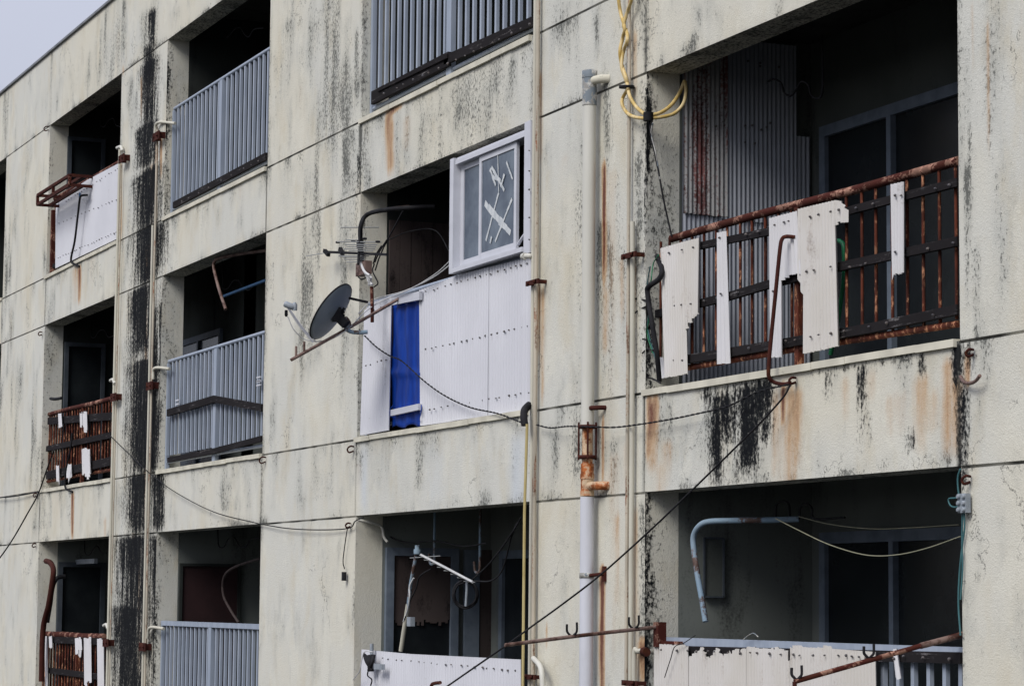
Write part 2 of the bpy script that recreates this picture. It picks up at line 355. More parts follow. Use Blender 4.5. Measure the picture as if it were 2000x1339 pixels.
# grey speckled dirt
for a in [(1248,300,480,11,1.1),(1246,480,780,12,.95),(1255,150,420,9,.9),(1255,980,1339,10,1.1),(1240,1000,1339,14,.4),(1235,160,420,12,.5),(1186,150,420,9,.8),(1178,430,780,14,.8),(1170,460,640,9,.7),(1192,480,830,9,.9),(1200,850,1000,9,.8),
          (1205,1000,1339,16,.4),(1125,870,960,9,.9),(1122,820,850,12,1.0),(1090,830,960,20,.5),(1132,500,640,4,.8),(1110,60,130,9,.7),(1165,30,110,7,.9),(1090,20,80,25,.5),(1060,60,130,8,.6),(1080,250,520,14,.25),(1060,620,800,9,.6),
          (704,240,385,5,1.5),(716,240,330,9,.9),(685,250,330,16,.9),(696,60,230,7,1.0),(690,330,380,8,1.0),(700,620,850,7,.6),(560,40,200,14,.6),(615,40,130,18,.7),(640,60,160,16,.6),(540,100,330,9,.5),(660,120,230,16,.65),(590,90,240,14,.55),
          (560,330,440,22,.3),(1000,110,230,18,.8),(830,190,260,28,.5),(885,170,215,8,.9),(860,215,240,22,.8),(980,140,300,22,.6),(1025,70,150,14,.9),(940,170,290,30,.4),(760,230,340,30,.4),(700,395,420,8,.8),(650,640,790,10,.4),
          (696,860,920,7,.9),(850,840,900,12,.8),(705,880,940,9,.9),(1005,865,905,8,.5),(940,900,960,16,.5),(760,860,1000,50,.22),(945,965,985,22,1.1),(890,975,990,14,.8),(870,980,1000,60,.5),
          (1420,10,110,22,.35),(1300,20,130,20,.35),(1355,70,110,14,1.),(1340,90,120,18,.9),(1290,112,140,10,1.0),(1520,5,40,18,.9),(1365,20,110,5,.6),(1455,60,95,3,.8),
          (1895,40,320,10,.6),(1930,60,200,12,.6),(1935,215,330,9,.9),(1895,240,420,7,.9),(1890,330,660,9,.9),(1960,380,640,16,.6),(1945,330,480,9,.6),(1905,480,660,10,.8),(1950,600,800,18,.35),(1960,30,180,10,.4),(1930,150,180,4,1.3),(1912,1040,1150,6,.6),(1914,1250,1300,5,.9),(1990,1150,1220,8,.6),
          (1905,640,680,10,.9),(1910,760,900,14,.3),(1600,850,930,16,.35),(1560,880,930,5,1.0),(1335,945,965,14,1.1),(1495,925,945,18,1.2),(1475,928,945,10,1.0),(1725,900,920,20,1.0),(1690,905,925,10,.7),(1850,890,912,18,.9),(1640,820,900,20,.3),
          (1310,770,960,12,.45),(1340,780,900,20,.35),(1550,840,940,12,.3),(1362,840,930,12,.6),(1392,760,960,20,.6),
          (205,190,330,20,.35),(120,150,260,25,.25),(255,150,270,8,.7),(255,470,560,12,.7),(250,660,800,12,.6),(265,300,470,8,.5),(170,110,250,18,.35),(60,260,400,12,.3),(240,50,140,8,.6),(290,560,600,20,.6),(236,940,1040,10,.6),(330,920,1000,6,.3),(455,885,935,6,.9),(510,880,935,5,.7),
          (400,340,440,9,.5),(405,380,420,5,.7),(510,345,385,6,.6),(430,400,500,20,.3),(380,60,90,20,.5),(400,10,60,18,.5),(345,20,60,14,.4),(465,0,40,10,.5),(90,170,240,20,.2),(230,600,720,9,.5),(228,700,900,8,.4),(500,900,1010,14,.3),(230,1050,1330,8,.5),
          (35,800,920,6,.4),(30,370,480,8,.4),(45,1270,1339,6,.4),(560,700,840,10,.3),(650,690,760,6,.6),(620,1000,1110,30,.12),(680,1190,1230,4,.4),(160,480,540,10,.3),(110,500,560,12,.3)]: st('gry', *a, fade=.5)
for a in [(712,870,1000,10,.8),(1012,850,990,16,.9),(850,870,985,20,.35),(725,440,480,5,.3)]: st('wht', *a, fade=.1)

def stain_fields(x, z):
    out = {k: np.zeros_like(x) for k in ('blk','gry','rst','wht')}
    n1 = vnoise(x, z, 9, 1.2, 1); n2 = vnoise(x, z, 3, 3, 2); n3 = vnoise(x, z, 28, 4, 3)
    for kind, xa, xb, za, zb, hw, s_, fade in STAINS:
        sel = (z < za+.25) & (z > zb-.35) & (np.abs(x-(xa+xb)/2) < hw*3+abs(xa-xb))
        if not sel.any(): continue
        X_, Z_ = x[sel], z[sel]
        t = np.clip((za-Z_)/max(za-zb, .05), -.2, 1.3); xc = xa+(xb-xa)*np.clip(t, 0, 1) + (n1[sel]-.5)*hw*.5
        d = np.abs(X_-xc)/hw
        lat = np.exp(-(d**2)*1.1) if kind != 'blk' else np.clip(1.35-d*.62, 0, 1.1)
        v = np.clip((za+.06-Z_)/.1, 0, 1)*np.clip((1.15-t)/.3, 0, 1)*(1-fade*np.clip(t, 0, 1))
        out[kind][sel] = np.maximum(out[kind][sel], s_*lat*v*(.75+.5*n3[sel]))
    # moisture under the beams, along the joints and random runs
    big = vnoise(x, z, .5, .3, 4); runs = vnoise(x, z, 2.6, 1.1, 5); runs2 = vnoise(x, z, 9, 1.8, 6)
    g0 = np.clip((runs*.6+runs2*.4+big*.35)-.68, 0, 1)*1.5
    g0 *= np.where(z < .9, .45, 1.35)
    for zl in L:
        e = np.clip(1-(z-zl)/.10, 0, 1)*(z >= zl-.005); out['gry'] = np.maximum(out['gry'], e*np.clip(vnoise(x, z, 3.5, 1, 8)*2.2-.95, 0, 1.1))
    for zs in S:
        e = np.clip(1-(zs-z)/.30, 0, 1)*(z <= zs); out['gry'] = np.maximum(out['gry'], e*np.clip(vnoise(x, z, 5, .5, 9)*2.0-.85, 0, .9))
    for xv in V:
        e = np.clip(1-np.abs(x-xv)/.12, 0, 1); out['gry'] = np.maximum(out['gry'], e*np.clip(vnoise(x, z, 2, 1.6, 10)*1.8-.65, 0, .9))
    out['gry'] = np.maximum(out['gry'], g0)
    return out

# ---- facade sheet with openings and sunken joints
def lines(a, b, fixed, step):
    pts = sorted(set([a, b]+[f for f in fixed if a <= f <= b])); out = []
    for p, q in zip(pts[:-1], pts[1:]):
        n = max(1, int(round((q-p)/step))); out += [p+(q-p)*i/n for i in range(n)]
    out.append(pts[-1]); return np.array(out)
GW = .006
zj = [v for v in (S[0], L[1], S[1], L[2], S[2], L[3], L[0])]
fx = [XL, XR]+V+[OPX[0][0]]
for v in V: fx += [v-GW*1.0, v-GW*2, v-GW*3]
fz = [ZB, ROOF]+zj
for v in zj: fz += [v-GW*1.3, v-GW*2.4, v-GW*3.0, v+GW*.7]
xs = lines(XL, XR, fx, .036); zs = lines(ZB, ROOF, fz, .036)
XX, ZZ = np.meshgrid(xs, zs)
YY = np.zeros_like(XX)
inspan = np.zeros_like(XX, bool)
for k in range(3): inspan |= (ZZ < S[k]+1e-4) & (ZZ > L[k+1]-1e-4)
incol = np.ones_like(XX, bool)
for a, b in OPX: incol &= ~((XX > a+.005) & (XX < b-.005))
jn = np.clip(vnoise(XX, ZZ, 7, 3, 20)*1.5-.25, 0, 1)
for v in zj:
    YY[(np.abs(ZZ-(v-GW*1.3)) < .0005) & incol] = .02
for i, v in enumerate(V):
    if i in (2, 6): continue
    YY[(np.abs(XX-(v-GW*2)) < .0005) & inspan] = .018
nz, nx = XX.shape
idx = np.arange(nz*nx).reshape(nz, nx)
cx = (xs[:-1]+xs[1:])/2; cz = (zs[:-1]+zs[1:])/2
CX, CZ = np.meshgrid(cx, cz); keep = np.ones(CX.shape, bool)
for a, b in OPX:
    for k in range(3): keep &= ~((CX > a) & (CX < b) & (CZ > S[k]) & (CZ < L[k]))
    keep &= ~((CX > a) & (CX < b) & (CZ < L[3]) & (CZ > -4.0))
f = np.stack([idx[:-1,:-1], idx[:-1,1:], idx[1:,1:], idx[1:,:-1]], -1)[keep]
vv = np.stack([XX.ravel(), YY.ravel(), ZZ.ravel()], 1)
fld = stain_fields(XX.ravel(), ZZ.ravel())
# dark joint
jd = np.zeros(vv.shape[0]); 
jnt = np.zeros_like(XX)
for v in zj:
    for o_ in (0, 1.3, 2.4): jnt = np.maximum(jnt, np.where((np.abs(ZZ-(v-GW*o_)) < .0005) & incol, .38+.62*jn, 0))
for i, v in enumerate(V):
    if i in (2, 6): continue
    for o_ in (1, 2, 3): jnt = np.maximum(jnt, np.where((np.abs(XX-(v-GW*o_)) < .0005) & inspan, .35+.55*jn, 0))
fld['jnt'] = jnt.ravel()
# jambs: reveals of every opening, gridded so they can carry stains, and painted shade on the soffits
jv, jf, jb, jg = [], [], [], []
def grid_patch(p0, ux, uz, nx_, nz_, fb, fg):
    n = len(jv)
    for j in range(nz_+1):
        for i in range(nx_+1):
            p = p0+ux*(i/nx_)+uz*(j/nz_); jv.append(tuple(p)); jb.append(fb(p)); jg.append(fg(p))
    for j in range(nz_):
        for i in range(nx_):
            a = n+j*(nx_+1)+i; jf.append((a, a+1, a+nx_+2, a+nx_+1))
def jn_(p, s, fy, fz_): return float(vnoise(np.array([p.y]), np.array([p.z+p.x]), fy, fz_, s)[0])
for c, (a, b) in enumerate(OPX):
    for k in range(4):
        zt = L[k]; zb_ = S[k] if k < 3 else -4.0
        st_ = {4: 1.1, 3: .55, 2: .55, 1: .3, 0: .2}[c]
        if (c, k) == (3, 2): st_ = .2
        if (c, k) == (2, 0): st_ = .75
        fb = lambda p, s=st_: s*max(0, 1-p.y/.10)*min(1.3, .3+1.3*jn_(p, 31, 6, 2.2))*(1 if s > .9 else .8)
        fg = lambda p, s=st_: s*.9*max(0, 1-p.y/.3)*jn_(p, 32, 8, 2) + .45*max(0, jn_(p, 33, 5, 1.2)-.45)
        grid_patch(Vector((a,0,zb_)), Vector((0,CD,0)), Vector((0,0,zt-zb_)), 7, 52, fb, fg)
        grid_patch(Vector((b,CD,zb_)), Vector((0,-CD,0)), Vector((0,0,zt-zb_)), 3, 20, lambda p: 0, lambda p: .3)
        grid_patch(Vector((a,CD,zt)), Vector((b-a,0,0)), Vector((0,-CD,0)), 30, 3, lambda p: .2, lambda p: .75)  # beam soffit: even black and grey tone paints its shade
        if k < 3: grid_patch(Vector((a,0,zb_)), Vector((b-a,0,0)), Vector((0,CD,0)), 30, 3, lambda p: 0, lambda p: .5)
base = vv.shape[0]
allv = np.concatenate([vv, np.array(jv)]) - np.array(OFF)
allf = np.concatenate([f, np.array(jf)+base])
me = bpy.data.meshes.new('facade_wall'); me.vertices.add(len(allv)); me.vertices.foreach_set('co', allv.astype(np.float32).ravel())
me.loops.add(allf.size); me.polygons.add(len(allf))
me.loops.foreach_set('vertex_index', allf.astype(np.int32).ravel())
me.polygons.foreach_set('loop_start', np.arange(0, allf.size, 4, dtype=np.int32)); me.update(calc_edges=True)
for k in ('blk','gry','rst','wht','jnt'):
    at_ = me.attributes.new(k, 'FLOAT', 'POINT')
    ex = np.array(jb) if k == 'blk' else np.array(jg) if k == 'gry' else np.zeros(len(jv))
    at_.data.foreach_set('value', np.concatenate([fld[k], ex]).astype(np.float32))
me.materials.append(M['wall']); me.validate()
fo = bpy.data.objects.new('facade_wall', me); scn.collection.objects.link(fo); fo.parent = bld

# solid mass behind the facade skin: side walls, roof slab, parapet cap
b = MB(); b.box(XL, XR, .03, 9, ROOF-.35, ROOF-.02); b.box(XL-.2, XL, 0.01, 9, GRND, ROOF-.02); b.box(XR, XR+.2, 0.01, 9, GRND, ROOF-.02); b.box(XL, XR, 8.8, 9, GRND, ROOF-.36)
b.build('outer_wall', M['grime'], bld)
b = MB(); b.box(XL-.25, XR+.25, -.03, .28, ROOF+.002, ROOF+.03); b.build('roof_edge', M['roofcap'], bld)
# balcony boxes
for c, (a, bb) in enumerate(OPX):
    for k in range(4):
        gm_ = M['grime'] if k == 2 else M['grime2'] if c == 4 else M['soot']  # amount of painted shade chosen by floor and bay
        zt = L[k]; zb_ = S[k] if k < 3 else -4.2; up_ = .30; fl = zb_-.08
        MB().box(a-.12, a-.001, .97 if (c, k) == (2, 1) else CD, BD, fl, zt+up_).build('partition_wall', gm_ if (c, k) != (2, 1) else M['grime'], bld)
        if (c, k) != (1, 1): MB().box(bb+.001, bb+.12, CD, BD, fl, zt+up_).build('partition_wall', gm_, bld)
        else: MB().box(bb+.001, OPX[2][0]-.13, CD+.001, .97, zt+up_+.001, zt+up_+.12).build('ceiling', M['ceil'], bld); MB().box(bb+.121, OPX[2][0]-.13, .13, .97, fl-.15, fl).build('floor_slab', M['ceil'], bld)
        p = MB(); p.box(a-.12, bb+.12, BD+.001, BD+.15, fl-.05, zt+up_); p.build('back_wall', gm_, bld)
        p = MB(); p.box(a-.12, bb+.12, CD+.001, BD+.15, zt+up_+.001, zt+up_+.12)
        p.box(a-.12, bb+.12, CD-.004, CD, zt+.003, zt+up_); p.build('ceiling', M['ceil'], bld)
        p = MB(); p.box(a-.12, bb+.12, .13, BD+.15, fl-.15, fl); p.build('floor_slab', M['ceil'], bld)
        if k < 3:
            p = MB(); n = 10; dx = (bb-a)/n
            for i in range(n):
                j = random.uniform(-.004, .004)
                p.box(a-.03+i*dx, a-.03+(i+1)*dx-.002, -.022+j, .10, zb_-.030+j, zb_+.012+j*.5)
            p.build('balcony_sill', M['cap'], bld)

# balcony doors and windows (back wall, y = BD)
def win(x0, x1, z0, z1, mull=(), fw=.07, mat='frame', pane='dglass', name='window', dep=.05):
    p = MB(); y0, y1 = BD-dep, BD
    p.box(x0, x0+fw, y0, y1, z0, z1); p.box(x1-fw, x1, y0, y1, z0, z1)
    p.box(x0+fw, x1-fw, y0, y1, z1-fw, z1); p.box(x0+fw, x1-fw, y0, y1, z0, z0+fw)
    for q in mull: p.box(q-fw*.35, q+fw*.35, y0-.012, y1-.01, z0+fw+.001, z1-fw-.001)
    o = p.build(name, M[mat], bld)
    # leaf rails just inside the frame
    g_ = MB(); g_.box(x0+fw+.001, x1-fw-.001, BD-.02, BD-.004, z0+fw+.001, z1-fw-.001); pn = g_.build('pane', M[pane], None)
    pn.parent = o; me_ = pn.data
    for v_ in me_.vertices: v_.co -= OFF
    return o
for (c, k) in ((4,1), (4,2)):
    py_t = {1: 250, 2: 1040}[k]
    tl = at(1612, py_t, BD); ml = at(1753, 600, BD)
    win(tl.x, tl.x+2.55, S[k]-.06, tl.z, (ml.x,), .075)
    win(tl.x, tl.x+2.55, S[k]+1.05-.005, S[k]+1.12, (), .03, name='window_rail', pane='dglass') if False else None
def xwin(X_, p0, p1, z0, fw=.07, mat='frame', pane='dglass', board=None, zb=None, mull=None):
    """a framed window or boarded door on a side wall (plane x = X_); p0, p1 photo pixels of its upper corners"""
    a, b_ = atX(*p0, X_), atX(*p1, X_); y0, y1, z1 = a.y, b_.y, (a.z+b_.z)/2; p = MB()
    p.box(X_+.001, X_+.05, y0, y0+fw, z0, z1); p.box(X_+.001, X_+.05, y1-fw, y1, z0, z1); p.box(X_+.001, X_+.05, y0+fw, y1-fw, z1-fw, z1)
    if mull: p.box(X_+.001, X_+.055, y0+(y1-y0)*mull-.02, y0+(y1-y0)*mull+.02, z0, z1-fw)
    o = p.build('door_frame' if board else 'window', M[mat], bld)
    g_ = MB(); g_.box(X_+.001, X_+.012, y0+fw+.001, y1-fw-.001, z0, z1-fw-.001); pn = g_.build('pane', M[pane], None); pn.parent = o
    for v_ in pn.data.vertices: v_.co -= OFF
    if board:
        mb = MB(); n = 26
        for i in range(n):
            u0 = y0+fw+.002+(y1-y0-2*fw-.004)*i/n; u1 = y0+fw+.002+(y1-y0-2*fw-.004)*(i+1)/n
            mb.box(X_+.014, X_+.03, u0, u1, zb+random.choice((0, .01, .03, -.02)), z1-fw-.002)
        mb.build('door_board', M[board], bld, 'torn dark board nailed over the opening')
    return o
xwin(V[5], (752,1066), (893,1073), S[2]-.06, board='wood', zb=atX(820,1216,V[5]).z)
a_ = atX(905,1080,V[5]); b_ = atX(934,1080,V[5]); MB().box(V[5]+.001, V[5]+.04, a_.y, b_.y, S[2]-.06, a_.z+.03).build('door_panel', M['frame'], bld)
a_ = atX(936,1080,V[5]); b_ = atX(962,1080,V[5]); MB().box(V[5]+.001, V[5]+.03, a_.y, b_.y, S[2]-.06, a_.z+.03).build('door_panel', M['wood'], bld)
a_ = at(985, 1075, BD); win(a_.x, a_.x+1.2, S[2]-.06, a_.z, (), .07)
a_ = atX(760,430,V[5]); b_ = atX(905,430,V[5]); mb = MB(); n = 7
for i in range(n): mb.box(V[5]+.001, V[5]+.025+.004*(i % 2), a_.y+(b_.y-a_.y)*i/n, a_.y+(b_.y-a_.y)*(i+1)/n-.004, S[1]-.06, a_.z)
mb.build('plank_wall', M['wood'], bld)
xwin(V[3], (350,1097), (468,1103), S[2]-.06, fw=.03, mat='soot', board='redwood', zb=S[2]-.05)
xwin(V[1], (113,1095), (205,1100), S[2]-.06, fw=.06, mat='darkframe')
xwin(V[1], (132,268), (205,272), S[0]-.06, fw=.05, mat='darkframe')
xwin(V[1], (126,668), (205,672), S[1]-.06, fw=.05, mat='darkframe')
# niche behind the column of the second bay, middle floor
NY = .97; q0, q1 = at(352, 668, NY), at(436, 632, NY)
MB().box(V[2]-.9, V[3]-.001, NY, NY+.1, S[1]-.08, L[1]+.3).build('back_wall', M['grime2'], bld)
p = MB(); p.box(q0.x, q0.x+.06, NY-.04, NY, S[1], q0.z); p.box(q1.x-.06, q1.x, NY-.04, NY, S[1], q0.z); p.box(q0.x+.06, q1.x-.06, NY-.04, NY, q0.z-.07, q0.z); p.box((q0.x+q1.x)/2-.03, (q0.x+q1.x)/2+.03, NY-.045, NY, S[1], q0.z-.07)
wn = p.build('window', M['frame'], bld); p = MB(); p.box(q0.x+.061, q1.x-.061, NY-.015, NY-.002, S[1], q0.z-.071); pn = p.build('pane', M['glass'], None); pn.parent = wn
for v_ in pn.data.vertices: v_.co -= OFF
# white lintel strip above the far left door
a_ = at(122, 1098, .5); b_ = at(187, 1100, .5); p = MB(); p.box(a_.x, b_.x, .48, .52, a_.z-.03, a_.z+.03); 
solo(p.build('fluorescent_fitting', M['greybox']), 'pale strip light casing under the ceiling of the lowest left balcony', 'light fitting')

# ------------------------------------------------------------------ corrugated sheets
PITCH = .036
def prof(pts):
    X_ = [p[0] for p in pts]; Z_ = [p[1] for p in pts]
    return lambda x: float(np.interp(x, X_, Z_))
def sheet(mb, top, bot, Y, amp=.0095, pitch=PITCH, thick=.003, jag=0., jtop=0., lean=0., bow=0.):
    """top, bot: outlines in photo pixels on plane Y, left to right"""
    T = sorted([(at(x, y, Y).x, at(x, y, Y).z) for x, y in top]); B = sorted([(at(x, y, Y).x, at(x, y, Y).z) for x, y in bot])
    x0, x1 = T[0][0], T[-1][0]; B0, B1 = B[0][0], B[-1][0]
    ft = prof(T); fb = prof([((x-B0)/(B1-B0), z) for x, z in B])
    n = max(8, int((x1-x0)/(pitch/6))); front, back = [], []
    jz = 0; jt = 0
    for i in range(n+1):
        t = i/n; x = x0+(x1-x0)*t; xb = B0+(B1-B0)*t
        if random.random() < .16: jz = random.uniform(-jag, jag)*random.choice((.5, 1, 2.2)); jt = random.uniform(-jtop, jtop)*random.choice((.5, 1, 2))
        jz += random.uniform(-jag, jag)*.18; jt += random.uniform(-jtop, jtop)*.18
        zt = ft(x)+jt; zb_ = fb(t)+jz; dy = amp*math.sin(2*math.pi*x/pitch) + bow*math.sin(t*3.1)
        for lst, o in ((front, 0), (back, thick)):
            for r_ in range(5):
                u = r_/4
                lst.append((xb+(x-xb)*u, Y+dy+o+lean*(1-u), zb_+(zt-zb_)*u))
    nb = len(mb.v); mb.v += front; off = nb+len(front); mb.v += back
    for i in range(n):
        for r_ in range(4):
            a = i*5+r_
            mb.f.append((nb+a, nb+a+5, nb+a+6, nb+a+1)); mb.sm.append(True)
            mb.f.append((off+a+1, off+a+6, off+a+5, off+a)); mb.sm.append(True)
        a = i*5
        mb.rim(nb+a, off+a, off+a+5, nb+a+5)
        mb.rim(nb+a+4, nb+a+9, off+a+9, off+a+4)
    for i in (0, n):
        for r_ in range(4):
            a = i*5+r_; mb.rim(nb+a, nb+a+1, off+a+1, off+a)
    return mb
def screws(parent, a, b, n, Y, r=.0075, skip=.0):
    mb = MB()
    for i in range(n):
        if random.random() < skip: continue
        t = (i+.5+random.uniform(-.3,.3))/n; p_ = at(a[0]+(b[0]-a[0])*t, a[1]+(b[1]-a[1])*t+random.uniform(-1,1), Y-.012)
        rr_ = r*random.uniform(.6, 1.15); mb.lathe(p_, (random.uniform(-.3,.3),-1,random.uniform(-.4,.4)), [(rr_, -.004), (rr_, .004), (rr_*.5, .009)], 7)
    return mb.build('screw_row', M['screw'], parent)
def lerp_px(pts, t):
    n = len(pts)-1; u = pts[0][0]+(pts[-1][0]-pts[0][0])*t
    for a, b_ in zip(pts[:-1], pts[1:]):
        if u <= b_[0]+1e-6: f_ = (u-a[0])/(b_[0]-a[0]); return (u, a[1]+(b_[1]-a[1])*f_)
    return pts[-1]
def panel(name, label, Y, top, bot, mat, rows=(), group=None, cat='plastic sheet', seams=(), **kw):
    c0 = at(sum(p[0] for p in bot)/len(bot), sum(p[1] for p in bot)/len(bot), Y)
    t_ = thing(name, label, cat, c0, group)
    cuts = [0]+list(seams)+[1]
    for i, (u, v_) in enumerate(zip(cuts[:-1], cuts[1:])):
        mid = [p for p in top if lerp_px(top, u)[0] < p[0] < lerp_px(top, v_)[0]]
        sheet(MB(), [lerp_px(top, u)]+mid+[lerp_px(top, v_)], [lerp_px(bot, u), lerp_px(bot, v_)], Y-.005*(i % 2), lean=kw.get('lean', 0)+(random.uniform(-.012,.012) if seams else 0), **{k_: x for k_, x in kw.items() if k_ != 'lean'}).build('sheet', M[mat], t_)
    for a, b_, n in rows: screws(t_, a, b_, n, Y)
    return t_
SG = 'corrugated sheets fixed to the balcony railings'
panel('corrugated_sheet', 'wide clean white corrugated sheet right of the blue tarp', .035, [(820,567),(900,535),(1037,502)], [(820,831),(930,815),(1036,802)], 'white',
      [((828,571),(1036,512),18), ((824,684),(1036,636),18), ((832,800),(1036,766),16)], SG, bow=.004, amp=.013, pitch=.054, seams=(.30,.62,.93))
panel('corrugated_sheet', 'narrow white corrugated sheet left of the blue tarp behind the dish arm', .025, [(712,607),(730,590),(764,578)], [(708,850),(735,845),(763,840)], 'white',
      [((724,605),(762,595),3), ((711,715),(760,700),5), ((709,820),(758,810),5)], SG, lean=-.02, amp=.013, pitch=.054)
panel('corrugated_sheet', 'white corrugated sheet with curled screw marks under the broken aerial', .045, [(706,1267),(800,1276),(1019,1287)], [(705,1420),(1019,1430)], 'white',
      [((740,1284),(1015,1310),20)], SG, amp=.013, pitch=.054, seams=(.28,.52,.8))
panel('corrugated_sheet', 'grey white sheet with dotted screw lines below the rusty rack', .045, [(109,392),(170,352),(234,318)], [(108,524),(160,498),(229,466)], 'white',
      [((125,396),(233,327),18), ((112,437),(232,388),16), ((110,505),(230,452),22)], SG, pitch=.06)
# near balcony: broken sheets
a = dict(jag=.006)
panel('corrugated_sheet', 'broken off white sheet with a bitten right edge, leftmost on the rusty railing', .022, [(1289,485),(1367,464)],
      [(1301,738),(1335,731),(1344,728),(1345,700),(1346,690),(1352,652),(1364,628),(1372,612)], 'shard', [((1300,495),(1362,482),3), ((1305,598),(1362,592),3), ((1305,705),(1340,702),2)], SG, **a) if False else None
t_ = thing('corrugated_sheet', 'broken off white sheet with a bitten right edge, leftmost on the rusty railing', 'plastic sheet', at(1320,735,.022), SG)
mb = MB(); sheet(mb, [(1290,485),(1335,472)], [(1301,738),(1343,730)], .022, jag=.004, lean=-.01)
sheet(mb, [(1335.3,472),(1367,464)], [(1340,645),(1349,624),(1355,618),(1365,612)], .022, jag=.014); mb.build('sheet', M['shard'], t_)
for q in (((1300,495),(1362,482),3), ((1305,598),(1362,592),3), ((1305,705),(1340,702),2)): screws(t_, *q, .022)
panel('corrugated_sheet', 'narrow off white strip hanging alone second from the left on the rusty railing', .022, [(1400,455),(1416,451)], [(1399,718),(1424,714)], 'shardw', [((1402,465),(1416,463),1),((1402,575),(1420,572),1)], SG, jag=.01)
t_ = thing('corrugated_sheet', 'stepped off white sheet behind the bent rusty hook rod', 'plastic sheet', at(1520,690,.055), SG)
mb = MB(); sheet(mb, [(1504,426),(1526,420)], [(1506,699),(1527,696)], .022, jag=.008); sheet(mb, [(1526.3,420),(1557,412)], [(1527,545),(1545,538),(1565,535)], .022, jag=.012)
mb.build('sheet', M['shardw'], t_); screws(t_, (1508,440), (1552,428), 3, .022); screws(t_, (1508,570), (1512,569), 1, .022)
t_ = thing('corrugated_sheet', 'largest off white sheet with ragged upper right corner on the rusty railing', 'plastic sheet', at(1600,690,.05), SG)
mb = MB(); sheet(mb, [(1557.5,409),(1572,405)], [(1557,532),(1570,583),(1572,585)], .018, jag=.008)
sheet(mb, [(1572.3,405),(1632,391)], [(1571,690),(1639,676)], .018, jag=.004); sheet(mb, [(1632.3,391),(1643,393),(1655,412)], [(1632,442),(1643,430),(1655,428)], .018, jag=.01)
mb.build('sheet', M['shard'], t_)
for q in (((1570,425),(1648,408),4), ((1562,533),(1630,519),3), ((1572,660),(1630,648),3)): screws(t_, *q, .018)
panel('corrugated_sheet', 'short torn off white strip at the right end of the rusty railing', .022, [(1741,360),(1764,355)], [(1744,538),(1764,534)], 'shardw', [((1745,382),(1765,380),2),((1748,492),(1750,491),1)], SG, jag=.014)
panel('corrugated_sheet', 'tiny scrap of sheet at the foot of the near jamb beside the rusty railing', .08, [(1275,701),(1292,697)], [(1279,737),(1300,738)], 'shardw', (), SG, jag=.01)
# lower near balcony
t_ = thing('corrugated_sheet', 'long pale sheet with a chewed jagged top edge under the grey handrail', 'plastic sheet', at(1500,1380,.05), SG)
mb = MB()
sheet(mb, [(1277,1255),(1345,1262)], [(1277,1420),(1345,1425)], .018, jtop=.005)
sheet(mb, [(1345.3,1281),(1362,1272),(1372,1264),(1385,1278),(1400,1260),(1410,1276),(1440,1270),(1460,1266)], [(1345,1425),(1460,1430)], .018, jtop=.018)
sheet(mb, [(1460.3,1262),(1500,1264),(1536,1268)], [(1460,1430),(1536,1433)], .018, jtop=.008)
sheet(mb, [(1536.3,1290),(1545,1284)], [(1536,1433),(1545,1433)], .018, jtop=.01)
sheet(mb, [(1545.3,1262),(1626,1264)], [(1545,1433),(1626,1436)], .018, jtop=.006)
mb.build('sheet', M['shard'], t_); screws(t_, (1285,1268), (1620,1280), 16, .018)
panel('corrugated_sheet', 'squarer pale sheet lapped at the right end of the jagged sheet', .012, [(1626.5,1266),(1709,1272)], [(1626,1436),(1712,1440)], 'shard', [((1632,1278),(1700,1284),5)], SG)
panel('corrugated_sheet', 'thin white sliver dangling below the dark board of the lowest near railing', .02, [(1742,1268),(1753,1265)], [(1748,1322),(1762,1325)], 'shardw', [((1744,1285),(1750,1284),1)], SG, jag=.008)

# ------------------------------------------------------------------ railings
RY = .09
def slat_rail(c, k, label, toppx, board=None, midboard=None, ysl=None, below=.10, zbot=None, top_flat=False):
    x0, x1 = OPX[c]; x0 += .03; x1 -= .01; zt = at(*toppx, RY).z; zs_ = S[k]
    t_ = thing('balcony_railing', label, 'railing', ((x0+x1)/2, RY, zs_), 'balcony railings')
    zb_ = zs_+.17
    if top_flat: MB().box(x0, x1, RY-.03, RY+.03, zt-.03, zt+.02).build('handrail', M['railblue'], t_)
    else: MB().tube([(x0,RY,zt),((x0+x1)/2,RY,zt),(x1,RY,zt)], .021, 10).build('handrail', M['railblue'], t_)
    MB().tube([(x0,RY,zs_+.10),(x1,RY,zs_+.10)], .017, 8).build('bottom_rail', M['railblue'], t_)
    n = 24; dx = (x1-x0)/n; src = None
    for i in range(n+1):
        if i == n//2: continue
        if src is None:
            s_ = MB(); s_.box(x0, x0+.034, RY-.013, RY+.013, zb_, zt-.02); src = s_.build('slat', M['slatblue'], t_); continue
        j = random.uniform(-.004, .004)
        o = inst(src, t_, dx*i-(.03 if i == n else 0)+j); o.rotation_euler.y = 0
    p = MB(); xm = (x0+x1)/2; p.box(xm-.05, xm+.05, RY-.028, RY+.015, zs_, zt-.02); p.build('post', M['railblue'], t_)
    p = MB(); p.box(x0-.02, x0+.03, RY-.022, RY+.018, zs_, zt-.02); p.build('post', M['railblue'], t_)
    return t_, x0, x1, zt
def board_from(t_, pts, Y, h, name='board', mat='board', dep=.03):
    mb = MB()
    P_ = [at(x, y, Y) for x, y in pts]
    for a, b_ in zip(P_[:-1], P_[1:]): mb.bar(a, b_, dep, h)
    return mb.build(name, M[mat], t_)
t_, *_ = slat_rail(2, 0, 'blue grey slatted railing of the top balcony left of the wide blank wall', (340,214)); board_from(t_, [(340,401),(521,305)], RY-.04, .07)
screws(t_, (345,399), (519,307), 9, RY-.06, .008)
t_, *_ = slat_rail(3, 0, 'blue grey slatted railing cut by the top edge with a long dark board', (735,-120))
